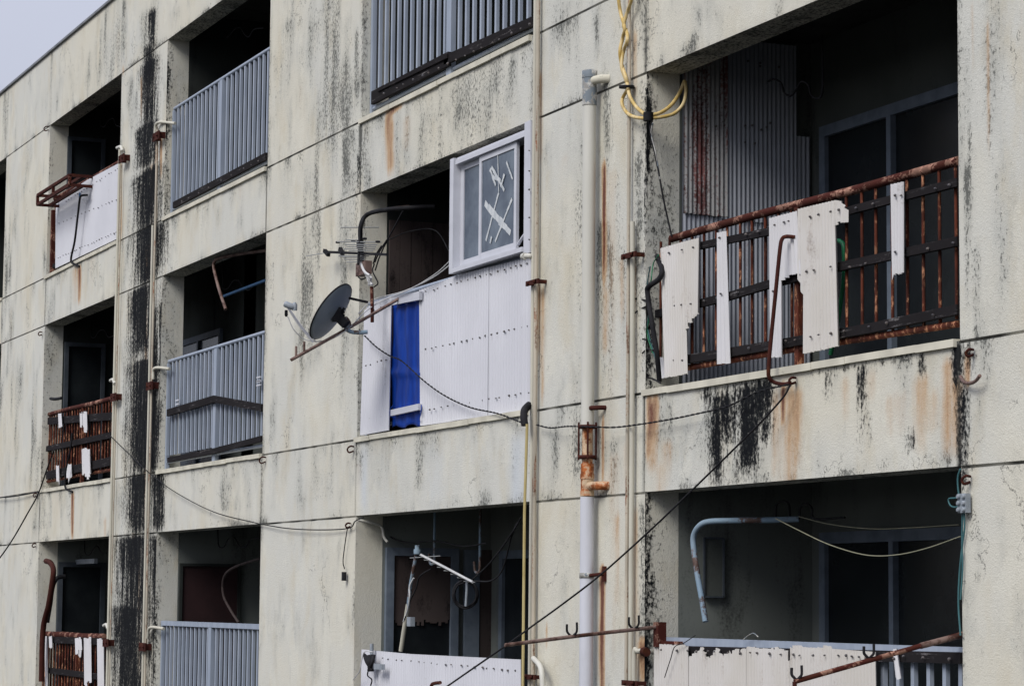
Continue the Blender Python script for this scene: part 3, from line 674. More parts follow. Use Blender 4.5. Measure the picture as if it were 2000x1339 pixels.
board_from(t_, [(728,192),(878,115)], RY-.045, .115); board_from(t_, [(870,118),(1043,42)], RY-.045, .075)
board_from(t_, [(740,176),(876,110)], RY-.06, .03); screws(t_, (745,186), (1040,46), 17, RY-.075, .011)
t_, *_ = slat_rail(2, 1, 'blue grey slatted railing with a crooked dark board across its middle', (330,706))
board_from(t_, [(328,806),(419,779)], RY-.05, .075); board_from(t_, [(419,779),(513,796)], RY-.05, .07)
board_from(t_, [(329,898),(420,880),(512,856)], RY-.05, .055)
for px, py in ((347,789),(506,745),(506,752)):
    mb = MB(); q = at(px, py, RY-.05); mb.box(q.x-.06, q.x+.06, RY-.06, RY-.045, q.z-.008, q.z+.008); mb.box(q.x-.06, q.x+.06, RY-.06, RY-.045, q.z+.035, q.z+.05); mb.build('wire_clip', M['alu'], t_)
t_, *_ = slat_rail(2, 2, 'blue grey slatted railing with a flat pale handrail beside the mouldy column', (322,1215), top_flat=True)
t_, x0, x1, zt = slat_rail(4, 2, 'grey flat topped railing with sparse bars behind the jagged pale sheets', (1320,1250), top_flat=True)
board_from(t_, [(1345,1270),(1880,1284)], RY-.035, .06); screws(t_, (1710,1277), (1878,1287), 4, RY-.055, .010)
t_, x0, x1, zt = slat_rail(3, 1, 'mostly hidden grey railing behind the white sheets and blue tarp', (757,583)); board_from(t_, [(768,588),(822,577)], .01, .07, 'white_board', 'alu'); board_from(t_, [(766,806),(820,794)], .012, .05, 'white_board', 'alu')

def rusty_rail(c, k, label, tl, tr, boards, botpipe, nb=23, rr=.024, br=.0085, xs_=None):
    x0, x1 = OPX[c]; x0 += .02; a = at(*tl, RY); b_ = at(*tr, RY)
    t_ = thing('balcony_railing', label, 'railing', ((x0+x1)/2, RY, S[k]), 'balcony railings')
    MB().tube([a, a.lerp(b_, .33)+Vector((0,0,.004)), a.lerp(b_, .66)-Vector((0,0,.006)), b_], rr, 8).build('handrail', M['rust'], t_)
    pa, pb = at(*botpipe[0], RY), at(*botpipe[1], RY)
    MB().tube([pa, pa.lerp(pb, .5)+Vector((0,0,.008)), pb], .02, 8).build('bottom_rail', M['rustbar'], t_)
    src = None; n = nb; dx = (x1-x0)/n
    for i in range(n+1):
        if src is None:
            s_ = MB().tube([(x0+.02,RY,pa.z),(x0+.021,RY,(pa.z+a.z)/2),(x0+.02,RY,a.z)], br, 6); src = s_.build('bar', M['rustbar'], t_)
            continue
        inst(src, t_, dx*i-.03+random.uniform(-.008,.008), random.uniform(-.006,.006))
    xm = (x0+x1)/2
    mb = MB(); mb.box(xm-.025, xm+.025, RY-.02, RY+.02, S[k], a.z-.02); mb.build('post', M['rustbar'], t_)
    for pts, h in boards:
        o = board_from(t_, pts, RY-.025, h)
    return t_
t_ = rusty_rail(4, 1, 'rusted railing with three charred boards and broken sheets on the near middle balcony', (1312,466), (1873,314),
    [([(1300,494),(1500,453),(1873,356)], .045), ([(1283,613),(1420,580),(1500,556),(1640,521),(1873,471)], .05), ([(1340,702),(1510,674),(1700,641),(1873,604)], .055)], ((1342,718),(1873,632)), rr=.027, br=.0095)
for q in (((1370,478),(1870,358),16),((1290,607),(1870,473),18),((1345,700),(1870,606),16)): screws(t_, *q, RY-.04, .009, .25)
t_ = rusty_rail(1, 1, 'dark rusted railing full of thin bars with a few white scraps, far left', (97,809), (233,774), [([(95,822),(222,812)], .09), ([(92,876),(218,849)], .07), ([(92,928),(217,900)], .10)], ((93,940),(217,917)), 26, .03, .012)
t_ = rusty_rail(1, 2, 'rusted railing with flaking top bar at the bottom left corner', (90,1238), (204,1243), [([(90,1248),(204,1252)], .08), ([(93,1308),(192,1320)], .07)], ((88,1400),(200,1400)), 24, .04, .013)
t_ = rusty_rail(1, 0, 'rusted railing hidden behind the grey white sheet on the top left balcony', (104,391), (240,313), [([(104,520),(232,462)], .05)], ((104,535),(232,470)), 12, .028, .012)
# scraps of sheet on the far rusty railings
def scrap(x0, x1, y0, y1, label, Y=.02, jag=.03):
    panel('sheet_scrap', label, Y, [(x0,y0),(x1,y0-1)], [(x0+1,y1),(x1+1,y1-2)], 'shardw', (), 'scraps of sheet on rusty railings', 'plastic scrap', jag=jag, jtop=.01, pitch=.05)
scrap(114,120,807,834,'small white scrap near the left end of the dark far railing')
scrap(156,161,806,835,'white scrap paired with a twin at the middle top of the dark far railing')
scrap(162,170,805,836,'broader white scrap at the middle top of the dark far railing')
scrap(110,116,909,940,'white scrap at the foot of the dark far railing, left')
scrap(130,139,907,933,'white scrap at the foot of the dark far railing beside the hanging rod')
scrap(160,176,877,928,'tall white strip low on the middle post of the dark far railing')
scrap(96,102,1242,1264,'frayed white scrap at the left end of the bottom left railing')
scrap(147,158,1245,1276,'short white scrap hanging on the bottom left railing')
scrap(164,176,1245,1336,'long torn white strip on the bottom left railing')
scrap(190,203,1247,1345,'wide white strip at the right end of the bottom left railing')
scrap(88,93,1242,1345,'thin white edge strip beside the jamb on the bottom left railing')

# ------------------------------------------------------------------ blue tarp
t_ = thing('blue_tarp', 'bright blue tarpaulin tied between the two white corrugated sheets', 'tarpaulin', at(795,830,.06))
mb = MB(); nx_, nz_ = 26, 40; Tl, Tr, Bl, Br = at(767,597,.045), at(824,583,.045), at(765,834,.045), at(824,829,.045); n0 = 0
for j in range(nz_+1):
    for i in range(nx_+1):
        u, v_ = i/nx_, j/nz_; p_ = Tl.lerp(Tr, u).lerp(Bl.lerp(Br, u), v_)
        y_ = .045+.008*math.sin(u*19+math.sin(v_*9)*.8)+.008*math.sin(v_*30+u*4)*(.35 if .5 < v_ < .62 else .12)-.014*math.exp(-((v_-.55-.05*u)/.03)**2)
        mb.v.append((p_.x, y_, p_.z+.012*math.sin(u*12)*(v_ > .97)))
for j in range(nz_):
    for i in range(nx_):
        a = j*(nx_+1)+i; mb.f.append((a, a+nx_+1, a+nx_+2, a+1)); mb.sm.append(True)
o = mb.build('cloth', M['tarp'], t_); md = o.modifiers.new('solid', 'SOLIDIFY'); md.thickness = .002
MB().tube(spline([at(769,790,.02), at(762,800,.01), at(763,812,.02), at(770,815,.05)]), .004, 6).build('tie_cord', M['tarp'], t_)
MB().tube(spline([at(823,790,.02), at(822,805,.01), at(818,822,.02)]), .004, 6).build('tie_cord', M['tarp'], t_)

# ------------------------------------------------------------------ enclosed window on the centre balcony
WY = .0
wt = thing('sliding_window', 'white framed sliding window with crossed tape on its glass, fixed into the centre balcony', 'window', at(960,530,WY))
def wbox(mb, x0, x1, ytl, ytr, ybl, ybr, Y0, Y1):
    A, B_, C_, D_ = at(x0,ytl,Y0), at(x1,ytr,Y0), at(x0,ybl,Y0), at(x1,ybr,Y0); d = Vector((0,Y1-Y0,0))
    xl = (A.x+C_.x)/2; xr = (B_.x+D_.x)/2; zt_ = (A.z+B_.z)/2; zb_ = (C_.z+D_.z)/2
    mb.box(xl, xr, Y0, Y1, zb_, zt_); return mb
a0 = at(886,311,WY); a1 = at(1040,249,WY); zt = (a0.z+a1.z)/2; zb_ = (at(889,534,WY).z+at(1035,489,WY).z)/2
X = lambda px, py=400: at(px, py, WY).x
fr = MB(); fr.box(X(885), X(892), WY-.03, .10, zb_, zt-.0); fr.box(X(1028), X(1040), WY-.02, .10, zb_-.02, L[1]-.004)
fr.box(X(893)+.001, X(1028)-.001, WY-.02, .12, zt-.055, zt-.02); fr.box(X(893)+.001, X(1028)-.001, WY-.035, .12, zb_, zb_+.035)
fr.box(X(893)+.001, X(1028)-.001, WY-.005, .10, zt-.02+.001, zt+.0)
fr.build('frame', M['alu'], wt)
# two sliding sashes
z0, z1 = zb_+.037, zt-.057
for (pa, pb, yy, mat) in ((899, 946, .045, 'glass'), (938, 1011, .015, 'glass')):
    sx = MB(); xa, xb = at(pa,400,yy).x, at(pb,400,yy).x; fw = .045 if pa > 900 else .05
    sx.box(xa, xa+(.10 if pa < 900 else fw), yy-.012, yy+.012, z0, z1); sx.box(xb-fw, xb, yy-.012, yy+.012, z0, z1)
    xi, xj = xa+(.10 if pa < 900 else fw), xb-fw
    sx.box(xi+.0005, xj-.0005, yy-.0115, yy+.0115, z1-.045, z1); sx.box(xi+.0005, xj-.0005, yy-.0115, yy+.0115, z0, z0+.06)
    so_ = sx.build('sash', M['alu'], wt)
    gp = MB(); gp.box(xi+.001, xj-.001, yy-.003, yy+.003, z0+.0605, z1-.0455); go_ = gp.build('pane', M['glass'], wt); go_.parent = so_
# old tape on the glass
tp = MB(); TN = [0]
def tape(x0, y0, x1, y1, wd):
    TN[0] += 1; YT = .0105-.0005*TN[0]
    a, b_ = at(x0,y0,YT), at(x1,y1,YT); n = 7; d = (b_-a); s_ = Vector((-d.z,0,d.x)).normalized()*wd/2
    for i in range(n):
        p_, q = a+d*(i/n), a+d*((i+1)/n); w0, w1 = random.uniform(.6,1.2), random.uniform(.6,1.2)
        tp.hexa([p_-s_*w0, p_+s_*w1, q+s_*w0, q-s_*w1]+[v_-Vector((0,.0004,0)) for v_ in (p_-s_*w0, p_+s_*w1, q+s_*w0, q-s_*w1)])
for q in ((947,397,997,455,.06),(974,376,949,470,.030),(1000,388,967,472,.028),(972,298,974,375,.016),(960,326,985,372,.030),(962,345,978,352,.03),(957,330,968,362,.03),(989,316,1001,350,.022),(985,340,978,365,.03),(960,462,957,475,.03)): tape(*q)
tp.build('tape', M['tape'], wt, 'pale peeling tape strips crossed on the glass')
p = MB(); q = at(1020,470,.03); p.tube(spline([at(1012,478,.03), at(1018,468,.0), at(1027,455,-.0)]), .012, 6); p.build('rag', M['alu'], wt)
screws(wt, (1034,280), (1034,480), 5, -.02, .007)

# ------------------------------------------------------------------ pipes
def vpipe(mb, px, py, Y, z0, z1, r, seg=10, wob=.004):
    X_ = at(px, py, Y).x; n = 9
    mb.tube([(X_+random.uniform(-wob,wob), Y, z0+(z1-z0)*i/n) for i in range(n+1)], r, seg); return X_
def zat(px, py, Y=-.04): return at(px, py, Y).z
def clamp(t_, px, py, wpx=16, h=.035, Y=-.05):
    a, b_ = at(px-wpx/2, py, Y), at(px+wpx/2, py, Y); mb = MB()
    mb.box(a.x, b_.x, Y-.035, Y-.022, a.z-h/2, a.z+h/2)
    mb.box(b_.x-.05, b_.x-.03, Y-.035, .0, a.z-h*.4, a.z+h*.4); mb.box(a.x+.03, a.x+.045, Y-.035, .0, a.z-h*.4, a.z+h*.4)
    for s_ in (.25,.75): mb.lathe((a.x+(b_.x-a.x)*s_, Y-.034, a.z), (0,-1,0), [(.012,0),(.012,.012),(.006,.016)], 6)
    return mb.build('pipe_clamp', M['rustdark'], t_)
PG = 'water pipes running down the columns'
t_ = thing('conduit_pipe', 'pair of thin cream pipes beside the centre balcony window', 'pipe', (at(1044,600,-.04).x,-.04,GRND), PG)
mb = MB(); vpipe(mb, 1041, 600, -.035, GRND, ROOF-.3, .0155); mb.build('pipe', M['pipe'], t_)
mb = MB(); vpipe(mb, 1046.5, 600, -.035, GRND, ROOF-.3, .0155); mb.build('pipe', M['piperust'], t_)
for py in (555, 1320): clamp(t_, 1047 if py < 900 else 1041, py, 24)
p = MB(); p.tube(spline([at(1027,500,-.07), at(1034,500,-.06), at(1040,502,-.035)]), .02, 8); p.lathe(at(1026,500,-.07), (-1,0,0), [(.026,0),(.026,.04),(.012,.05)], 10); p.build('end_cap', M['drain'], t_)
p = MB(); p.tube(spline([at(1042,1285,-.04), at(1056,1303,-.09), at(1060,1340,-.1), at(1060,1390,-.1)]), .02, 8); p.build('elbow', M['drain'], t_)
t_ = thing('conduit_pipe', 'pair of thin rusting cream pipes beside the near balconies', 'pipe', (at(1232,600,-.04).x,-.04,GRND), PG)
mb = MB(); vpipe(mb, 1226.5, 600, -.035, GRND, ROOF-.3, .0125); mb.build('pipe', M['piperust'], t_)
mb = MB(); vpipe(mb, 1235, 600, -.035, GRND, zat(1235,432), .0165); mb.build('pipe', M['pipe'], t_)
clamp(t_, 1236, 503, 28); clamp(t_, 1238, 1332, 30)
p = MB(); p.tube(spline([at(1283,1273,.06), at(1262,1271,-.02), at(1246,1271,-.035), at(1239,1278,-.04), at(1239,1400,-.04)]), .017, 8); p.build('elbow', M['pipe'], t_)
p = MB(); p.lathe(at(1260,1272,-.03), (1,0,0), [(.03,-.025),(.03,.025)], 8); p.build('collar', M['rustdark'], t_)
t_ = thing('conduit_pipe', 'rust streaked thin pipes over the black mould between the two left bays', 'pipe', (at(297,600,-.04).x,-.04,GRND), PG)
mb = MB(); vpipe(mb, 299.5, 600, -.035, GRND, zat(302,255), .013); mb.build('pipe', M['piperust'], t_)
mb = MB(); vpipe(mb, 295, 600, -.035, GRND, zat(297,440), .0145); mb.build('pipe', M['pipe'], t_)
for (a, b_, c_) in (((342,241),(308,240),(303,262)), ((331,720),(302,719),(299,740)), ((320,1227),(293,1225),(288,1245))):
    p = MB(); p.tube(spline([at(*a, .03), at(*b_, -.035), at(*c_, -.04)]), .017, 8); p.build('elbow', M['pipe'], t_)
for px, py in ((310,270),(297,755),(283,1262)): clamp(t_, px, py, 12, .09)
t_ = thing('conduit_pipe', 'thin cream pipe with elbow taps beside the leftmost full bay', 'pipe', (at(229,600,-.04).x,-.04,GRND), PG)
mb = MB(); vpipe(mb, 226.5, 600, -.035, GRND, zat(236,290), .0155); mb.build('pipe', M['pipe'], t_)
mb = MB(); vpipe(mb, 231, 600, -.035, GRND, zat(241,320), .009); mb.build('pipe', M['piperust'], t_)
for a in ((229,289,239,287), (216,743,224,741), (203,1221,211,1219)):
    p = MB(); p.tube(spline([at(a[0],a[1],-.02), at(a[2]-3,a[3],-.035), at(a[2],a[3]+8,-.035)]), .02, 8); p.build('elbow', M['drain'], t_)
for px, py in ((242,313),(226,777),(211,1254)): clamp(t_, px, py, 10, .09)

# big drainpipe
dx_ = at(1149, 600, -.08).x
t_ = thing('drainpipe', 'thick pale drainpipe with flaking grey top coupling between the centre and near bays', 'drainpipe', (dx_, -.08, GRND))
D = lambda py: at(1149, py, -.08).z
def dseg(name, y0, y1, r, mat): return MB().tube([(dx_,-.08,D(y0)),(dx_,-.08,(D(y0)+D(y1))/2),(dx_,-.08,D(y1))], r, 20).build(name, M[mat], t_)
MB().lathe((dx_,-.08,D(207)), (0,0,1), [(.050,0),(.050,.235),(.048,.24),(.046,.245),(.046,.02)], 24).build('top_coupling', M['galv'], t_)
MB().lathe((dx_,-.08,D(154)), (0,0,1), [(.053,0),(.053,.05),(.046,.052)], 24).build('collar', M['galv'], t_)
dseg('pipe', 832, 207, .045, 'drain'); dseg('pipe', 905, 832, .037, 'drust'); dseg('coupling', 968, 905, .045, 'drust'); 
for y0, y1 in ((935,925),(968,958)): dseg('collar', y0, y1, .049, 'drust')
MB().tube([(dx_,-.08,GRND),(dx_,-.08,D(970))], .047, 20).build('pipe', M['drainlow'], t_)
MB().tube([(dx_+.0,-.08,D(160)),(dx_+.11,-.045,D(160)),(dx_+.14,.01,D(160))], .03, 12).build('branch', M['cap'], t_)
MB().tube([(dx_+.02,-.08,D(949)),(dx_+.13,-.06,D(949)),(dx_+.17,.01,D(949))], .03, 12).build('branch', M['drust'], t_)
mb = MB()
for yy in (833, 892):
    mb.lathe((dx_,-.08,D(yy)), (0,0,1), [(.06,-.012),(.066,-.012),(.066,.012),(.06,.012)], 16)
for a in (-.9, .4, 1.9, 3.4): mb.tube([(dx_+.060*math.cos(a), -.08-.060*math.sin(a), D(898)), (dx_+.060*math.cos(a), -.08-.060*math.sin(a), D(824))], .007, 6)
mb.build('flange_clamp', M['rustdark'], t_)
MB().lathe((dx_,-.08,D(1123)), (0,0,1), [(.05,-.018),(.0505,-.018),(.0505,.018),(.05,.018)], 20).build('strap', M['galv'], t_)
MB().tube([(dx_+.05,-.08,D(1123)),(dx_+.14,-.02,D(1120)),(dx_+.14,.01,D(1120))], .012, 6).build('wall_bracket', M['rustdark'], t_)
MB().tube([(dx_+.04,-.08,D(797)),(dx_+.12,-.03,D(797)),(dx_+.12,.01,D(797))], .016, 6).build('wall_bracket', M['rustdark'], t_)
MB().box(dx_+.12, dx_+.15, -.02, 0, D(1135), D(1105)).build('bracket_plate', M['rustdark'], t_)

# yellow standpipe with black funnel
t_ = thing('standpipe', 'thin yellow pipe with a black funnel head in front of the cream pipes', 'pipe', (at(1021,1100,-.12).x,-.12,GRND))
X_ = at(1023,1100,-.12).x
MB().tube([(X_-.03,-.12,GRND),(X_,-.12,-1),(X_+.005,-.12,at(1024,1000,-.12).z),(X_+.04,-.12,at(1026,828,-.12).z)], .011, 8).build('pipe', M['yelpipe'], t_)
MB().tube(spline([at(1025,830,-.12), at(1023,812,-.12), at(1025,800,-.1), at(1034,790,-.05)]), .028, 8).build('funnel', M['black'], t_)

# ------------------------------------------------------------------ antennas and dish on the centre balcony
# curved mast with yagi
t_ = thing('television_aerial', 'dark bristling aerial on a bent mast beside the satellite dish', 'aerial', at(705,560,-.35))
AY = -.12
MB().tube(spline([at(850,403,.35), at(795,406,.15), at(745,411,.0), at(716,420,-.05), at(705,440,AY), at(704,470,AY), at(708,520,AY)]), .020, 8).build('mast', M['black'], t_)
MB().tube([at(800,405,.17), at(768,408,.07), at(742,411.5,-.005)], .020, 8).build('sleeve', M['bluepipe'], t_)
bo = MB(); ctr = at(703,480,AY); A_ = ctr+UP*.165-FW*.0; B_ = ctr-UP*.165-FW*.25; bo.tube([A_, B_], .012, 6)
bo.lathe(ctr+UP*.015, RT, [(.0,-.03),(.035,-.028),(.035,.03),(.0,.032)], 12)
ba, bb2 = at(638,492,AY), at(757,497,AY); bo.bar(ba, bb2, .02, .022); bo.bar(at(634,489,AY), at(642,498,AY), .03, .03); bo.bar(at(664,486,AY), at(670,496,AY), .03, .035)
bo.build('boom', M['black'], t_)
el = None
for i, (y, xa, xb) in enumerate(((444,664,742),(473,656,747),(478,672,738),(482,676,736),(486,670,734),(490,680,730),(500,660,722),(503,668,716),(507,672,714),(511,676,708),(469,674,700))):
    t0 = (y-440)/75.; q = at((xa+xb)/2, y, AY-.1*t0); h = (xb-xa)/2/240.
    MB().tube([q-RT*h+UP*random.uniform(-.004,.004), q+RT*h], .005, 5).build('rod', M['yagi'], t_)
MB().tube([at(598,500,AY), at(640,493,AY)], .004, 5).build('rod', M['yagi'], t_)
for px, py in ((690,470),(712,466),(660,473),(738,472)):
    MB().lathe(at(px,py,AY-.02), RT, [(.008,-.02),(.011,0),(.008,.02)], 8).build('insulator', M['black'], t_)
t_ = thing('amplifier_box', 'small rust patched box lashed with tape to a rusty upright below the aerial', 'aerial amplifier', at(725,628,-.1))
q = at(717,525,-.1); MB().box(q.x-.12, q.x+.12, -.16, -.10, q.z-.055, q.z+.055).build('casing', M['rod'], t_)
MB().tube([at(726,560,-.13), at(727,600,-.13), at(727,629,-.13)], .016, 8).build('upright', M['rust'], t_)
mb = MB()
for i in range(6): mb.tube([at(712+i*2.5,531+i*2,-.17), at(724+random.uniform(-4,4),556,-.15)], .010, 6)
mb.build('tape_wrap', M['pvc'], t_)
MB().tube(spline([at(705,515,-.17), at(712,530,-.18), at(722,538,-.17)]), .012, 6).build('strap', M['pvc'], t_)
for i, pts in enumerate(([(700,520),(697,535),(706,545),(720,540)], [(731,515),(728,530),(738,552),(731,560)], [(757,466),(742,490),(732,512)], [(745,480),(735,497),(729,515)])):
    MB().tube(spline([at(x, y, -.1) for x, y in pts]), .006, 6).build('cable', M['black'], t_)

# outward arm with pegs, carrying the dish
AX = atX(765,590,at(765,590,.05).x).x
tip = atX(568,703,AX-.0); root = at(790,577,.05)
tip = root + (atX(568,703,root.x)-root)
t_ = thing('clothes_pole_arm', 'long rusty arm with two upright pegs reaching out past the satellite dish', 'pole arm', root)
MB().tube([root, root.lerp(tip, .5)-Vector((0,0,.006)), tip], .0135, 8).build('arm', M['rod'], t_)
for s_ in (.955, .885):
    p_ = root.lerp(tip, s_); MB().tube([p_, p_+Vector((0,0,.035)), p_+Vector((0,0,.09))], .010, 6).build('peg', M['rod'], t_)
ARM = lambda s_: root.lerp(tip, s_)
def near(px, py, dep):  # a point on the ray of a photo pixel at a given distance in metres
    d = ray(px, py); return CAM + d*(dep/F)
dd = (ARM(.6)-CAM).dot(FW)
t_ = thing('satellite_dish', 'dark grey satellite dish turned sideways on an arm outside the centre balcony', 'satellite dish', ARM(.45))
dc = near(647,609,dd); ang = R(73)
nrm = (FW*math.cos(ang) + (RT*-.80+UP*.54).normalized()*math.sin(ang)).normalized()
RD = .262; pr = []
for i in range(13): r_ = RD*i/12; pr.append((max(r_,.001), -.055+.055*(r_/RD)**2))
for i in range(12, -1, -1): r_ = RD*i/12; pr.append((max(r_-.002,.0005), -.048+.055*(r_/RD)**2))
MB().lathe(dc, nrm, pr, 40).build('reflector', M['dish'], t_)
mb = MB(); mb.lathe(dc, nrm, [(RD-.004,.0),(RD+.006,.001),(RD+.006,.012),(RD-.004,.013)], 40); mb.build('rim', M['black'], t_)
bk = dc-nrm*.06
mb = MB(); mb.bar(bk+UP*.07, bk-UP*.05, .09, .07, RT); mb.bar(bk, bk-nrm*.10-UP*.02, .07, .07); 
for k_ in range(5): mb.tube([bk+UP*(.05-.02*k_)+RT*(-.03), bk+UP*(-.04+.03*k_)+RT*.04-nrm*.03], .012, 5)
mb.build('mount', M['black'], t_)
MB().tube(spline([bk-nrm*.08, near(676,622,dd), near(682,632,dd), near(676,640,dd), near(684,647,dd-.0), near(700,649,dd), near(718,648,dd)]), .018, 8).build('mast', M['bluepipe'], t_)
fa = near(569,612,dd-.05); MB().tube(spline([near(562,600,dd-.05), near(585,635,dd-.02), near(612,668,dd)]), .009, 8).build('feed_arm', M['alu'], t_)
MB().tube(spline([near(568,606,dd-.06), near(592,640,dd-.04), near(618,668,dd)]), .004, 6).build('feed_arm', M['alu'], t_)
mb = MB(); hd = near(566,597,dd-.05); mb.lathe(hd, (RT*.5-UP*.2), [(.018,-.05),(.026,-.04),(.026,.03),(.018,.045)], 12); mb.lathe(hd+RT*.04-UP*.01, UP, [(.02,-.03),(.022,.02),(.01,.04)], 10); mb.build('receiver', M['greybox'], t_)
MB().lathe(near(559,610,dd-.05), -UP, [(.013,-.02),(.015,.02),(.008,.035)], 8).build('cable_boot', M['black'], t_)
MB().bar(near(682,582,dd), near(718,590,dd+.1), .018, .018).build('strut', M['black'], t_)
# cables from the dish
def cable(name, label, pts, r, mat='black', cat='cable', twist=False, n=10, group=None):
    P_ = spline(pts, n)
    if twist:
        mb = MB(); 
        for ph in (0, math.pi):
            out = []; L_ = 0
            for i, p_ in enumerate(P_):
                if i: L_ += (P_[i]-P_[i-1]).length
                out.append(p_+Vector((0, math.cos(L_*42+ph)*r*.8, math.sin(L_*42+ph)*r*.8)))
            mb.tube(out, r*.75, 5)
        o = mb.build(name, M[mat])
    else: o = MB().tube(P_, r, 6).build(name, M[mat])
    return solo(o, label, cat, group)
cable('coaxial_cable', 'slack white cable from the dish receiver up to the balcony window', [near(562,618,dd-.05), near(575,645,dd-.04), near(600,664,dd), near(640,664,dd), near(680,642,dd), near(712,610,dd+.3), at(745,588,-.05), at(800,565,-.03), at(850,535,-.02), at(883,505,-.01)], .0045, 'pvc')
cable('coaxial_cable', 'second white cable running just above the railing to the enclosed window', [near(700,612,dd+.2), at(730,585,-.04), at(790,568,-.03), at(845,542,-.02), at(884,513,-.01)], .0045, 'pvc')
cable('coaxial_cable', 'drooping black cable inside the dark centre balcony', [at(755,470,.2), at(800,452,.3), at(850,450,.35), at(880,495,.3)], .005)

# rusty rack on the top left balcony
t_ = thing('metal_rack', 'rusted open rack projecting from the top left balcony railing', 'rack', at(130,385,.05))
oA = at(122,388,.08); zt_, zl_ = oA.z+.02, oA.z-.10
Xa = at(122,388,.08).x; Xb = at(187,336,.08).x; yo = atX(74,372,Xa).y
mb = MB()
for z_ in (zl_, zt_):
    for a, b_ in (((Xa,yo),(Xb,yo)), ((Xa,.08),(Xb,.08)), ((Xa,yo),(Xa,.08)), ((Xb,yo),(Xb,.08)), ((Xa,(yo+.08)/2),(Xb,(yo+.08)/2))):
        mb.bar((a[0],a[1],z_), (b_[0],b_[1],z_), .035, .035)
mb.build('frame', M['rustdark'], t_)
mb = MB()
for a in ((Xa,yo),(Xb,yo),(Xa,.08),(Xb,.08),((Xa+Xb)/2,yo)): mb.bar((a[0],a[1],zl_), (a[0],a[1],zt_), .035, .035, Vector((1,0,0)))
mb.build('upright', M['rust'], t_)
mb = MB(); mb.box(OPX[1][0]+.05, OPX[1][0]+.12, .03, .11, S[0]+.0, zl_); mb.build('bracket', M['rust'], t_)

# hook rods hanging from railings
def rod(label, pts, r, mat, name='hook_rod', cat='hooked rod', n=6, group='bent rods and poles'):
    return solo(MB().tube(spline(pts, n), r, 8).build(name, M[mat]), label, cat, group)
rod('bent black rod leaning on the grey white sheet of the top left balcony', [at(170,381,-.03), at(160,382,-.04), at(156,388,-.05), at(152,420,-.05), at(146,470,-.05), at(139,503,-.05), at(141,513,-.04), at(155,520,-.01)], .014, 'black')
rod('slim blue grey rod standing behind the bent black rod on the top left sheet', [at(156,376,.03), at(154,400,.03), at(149,440,.03)], .010, 'blue', n=3)
rod('rusty bent rod hooked over the sheets of the near rusty railing', [at(1553,463,.02), at(1535,462,-.02), at(1527,468,-.04), at(1523,490,-.06), at(1515,570,-.08), at(1507,650,-.09), at(1501,720,-.1), at(1503,738,-.09), at(1512,746,-.06), at(1530,750,-.03), at(1546,747,.0)], .012, 'rustdark')
rod('thin dark bent rod in front of the dark far railing', [at(141,845,-.02), at(137,880,-.03), at(129,915,-.05), at(127,945,-.05), at(130,955,-.04), at(142,960,-.01)], .012, 'black')
rod('rust brown bent tube hanging under the beam of the middle left balcony', [at(520,489,.25), at(470,496,.18), at(430,504,.1), at(419,511,.08), at(418,525,.08), at(428,565,.08), at(441,604,.08)], .017, 'rod')
rod('blue plastic pole lying high in the middle left balcony', [at(520,547,.4), at(480,562,.4), at(438,578,.4)], .017, 'blue', n=3)
rod('flaking blue grey tube bent down inside the lowest near balcony', [at(1560,1013,.5), at(1500,1015,.35), at(1430,1016,.2), at(1385,1018,.1), at(1366,1026,.06), at(1355,1045,.05), at(1355,1070,.05), at(1362,1120,.05), at(1371,1170,.05), at(1378,1213,.05)], .0185, 'bluepipe')
rod('thick black and rust tube leaning in the bottom left balcony', [at(90,1095,.02), at(98,1098,-.0), at(104,1110,-.02), at(103,1130,-.03), at(95,1180,-.04), at(84,1230,-.05), at(81,1330,-.05)], .035, 'rustdark')
rod('second dark tube curving behind the thick tube in the bottom left balcony', [at(128,1125,.2), at(112,1128,.1), at(103,1145,.05), at(98,1180,.03), at(92,1215,.0)], .028, 'black')
rod('slim curved dark tube deep in the lowest middle left balcony', [at(508,1090,.5), at(460,1106,.5), at(438,1125,.5), at(436,1160,.5), at(450,1190,.5), at(466,1215,.5)], .014, 'wood')
rod('black bent tube beside the broken sheet at the near jamb', [at(1283,500,.03), at(1293,527,.0), at(1287,545,-.02), at(1267,560,-.05), at(1265,575,-.05), at(1275,640,-.04), at(1283,690,-.02), at(1288,745,.02)], .018, 'black')
rod('green hose showing behind the bars of the near rusty railing', [at(1632,470,.3), at(1642,472,.3), at(1648,485,.3), at(1648,540,.3), at(1642,590,.3), at(1634,640,.3), at(1622,692,.3)], .014, 'green', 'garden_hose', 'hose', group=None)
# bracket iron at V4 etc
# laundry arms with U hooks
def uhook(t_, p_, s_=.085):
    w_ = s_*.42; d = RT
    pts = [p_+d*-w_+UP*s_, p_+d*-w_*1.0+UP*s_*.45, p_+d*-w_*.6+UP*.012, p_+UP*.0, p_+d*w_*.6+UP*.012, p_+d*w_+UP*s_*.45, p_+d*w_+UP*(s_+.012)]
    MB().tube(spline(pts, 4), .0075, 6).build('hook', M['black'], t_)
r1 = at(1288,1223,.03); e1 = atX(986,1259,r1.x)
t_ = thing('clothes_pole_arm', 'thin rusty arm with two dark U hooks reaching left from the near lower balcony', 'pole arm', r1)
MB().tube([r1, r1.lerp(e1,.5)+Vector((0,0,.004)), e1], .0125, 8).build('arm', M['rod'], t_)
pp = MB(); pp.box(r1.x-.03, r1.x+.04, .0, .06, r1.z-.13, r1.z+.03); pp.box(r1.x+.04, r1.x+.3, .02, .05, r1.z-.11, r1.z-.09); pp.build('bracket', M['rust'], t_)
for px, py in ((1117,1242),(1238,1228)):
    s_ = (1288-px)/(1288-986); p_ = r1.lerp(e1, s_*(1)); uhook(t_, near(px, py-1, (p_-CAM).dot(FW)), .075)
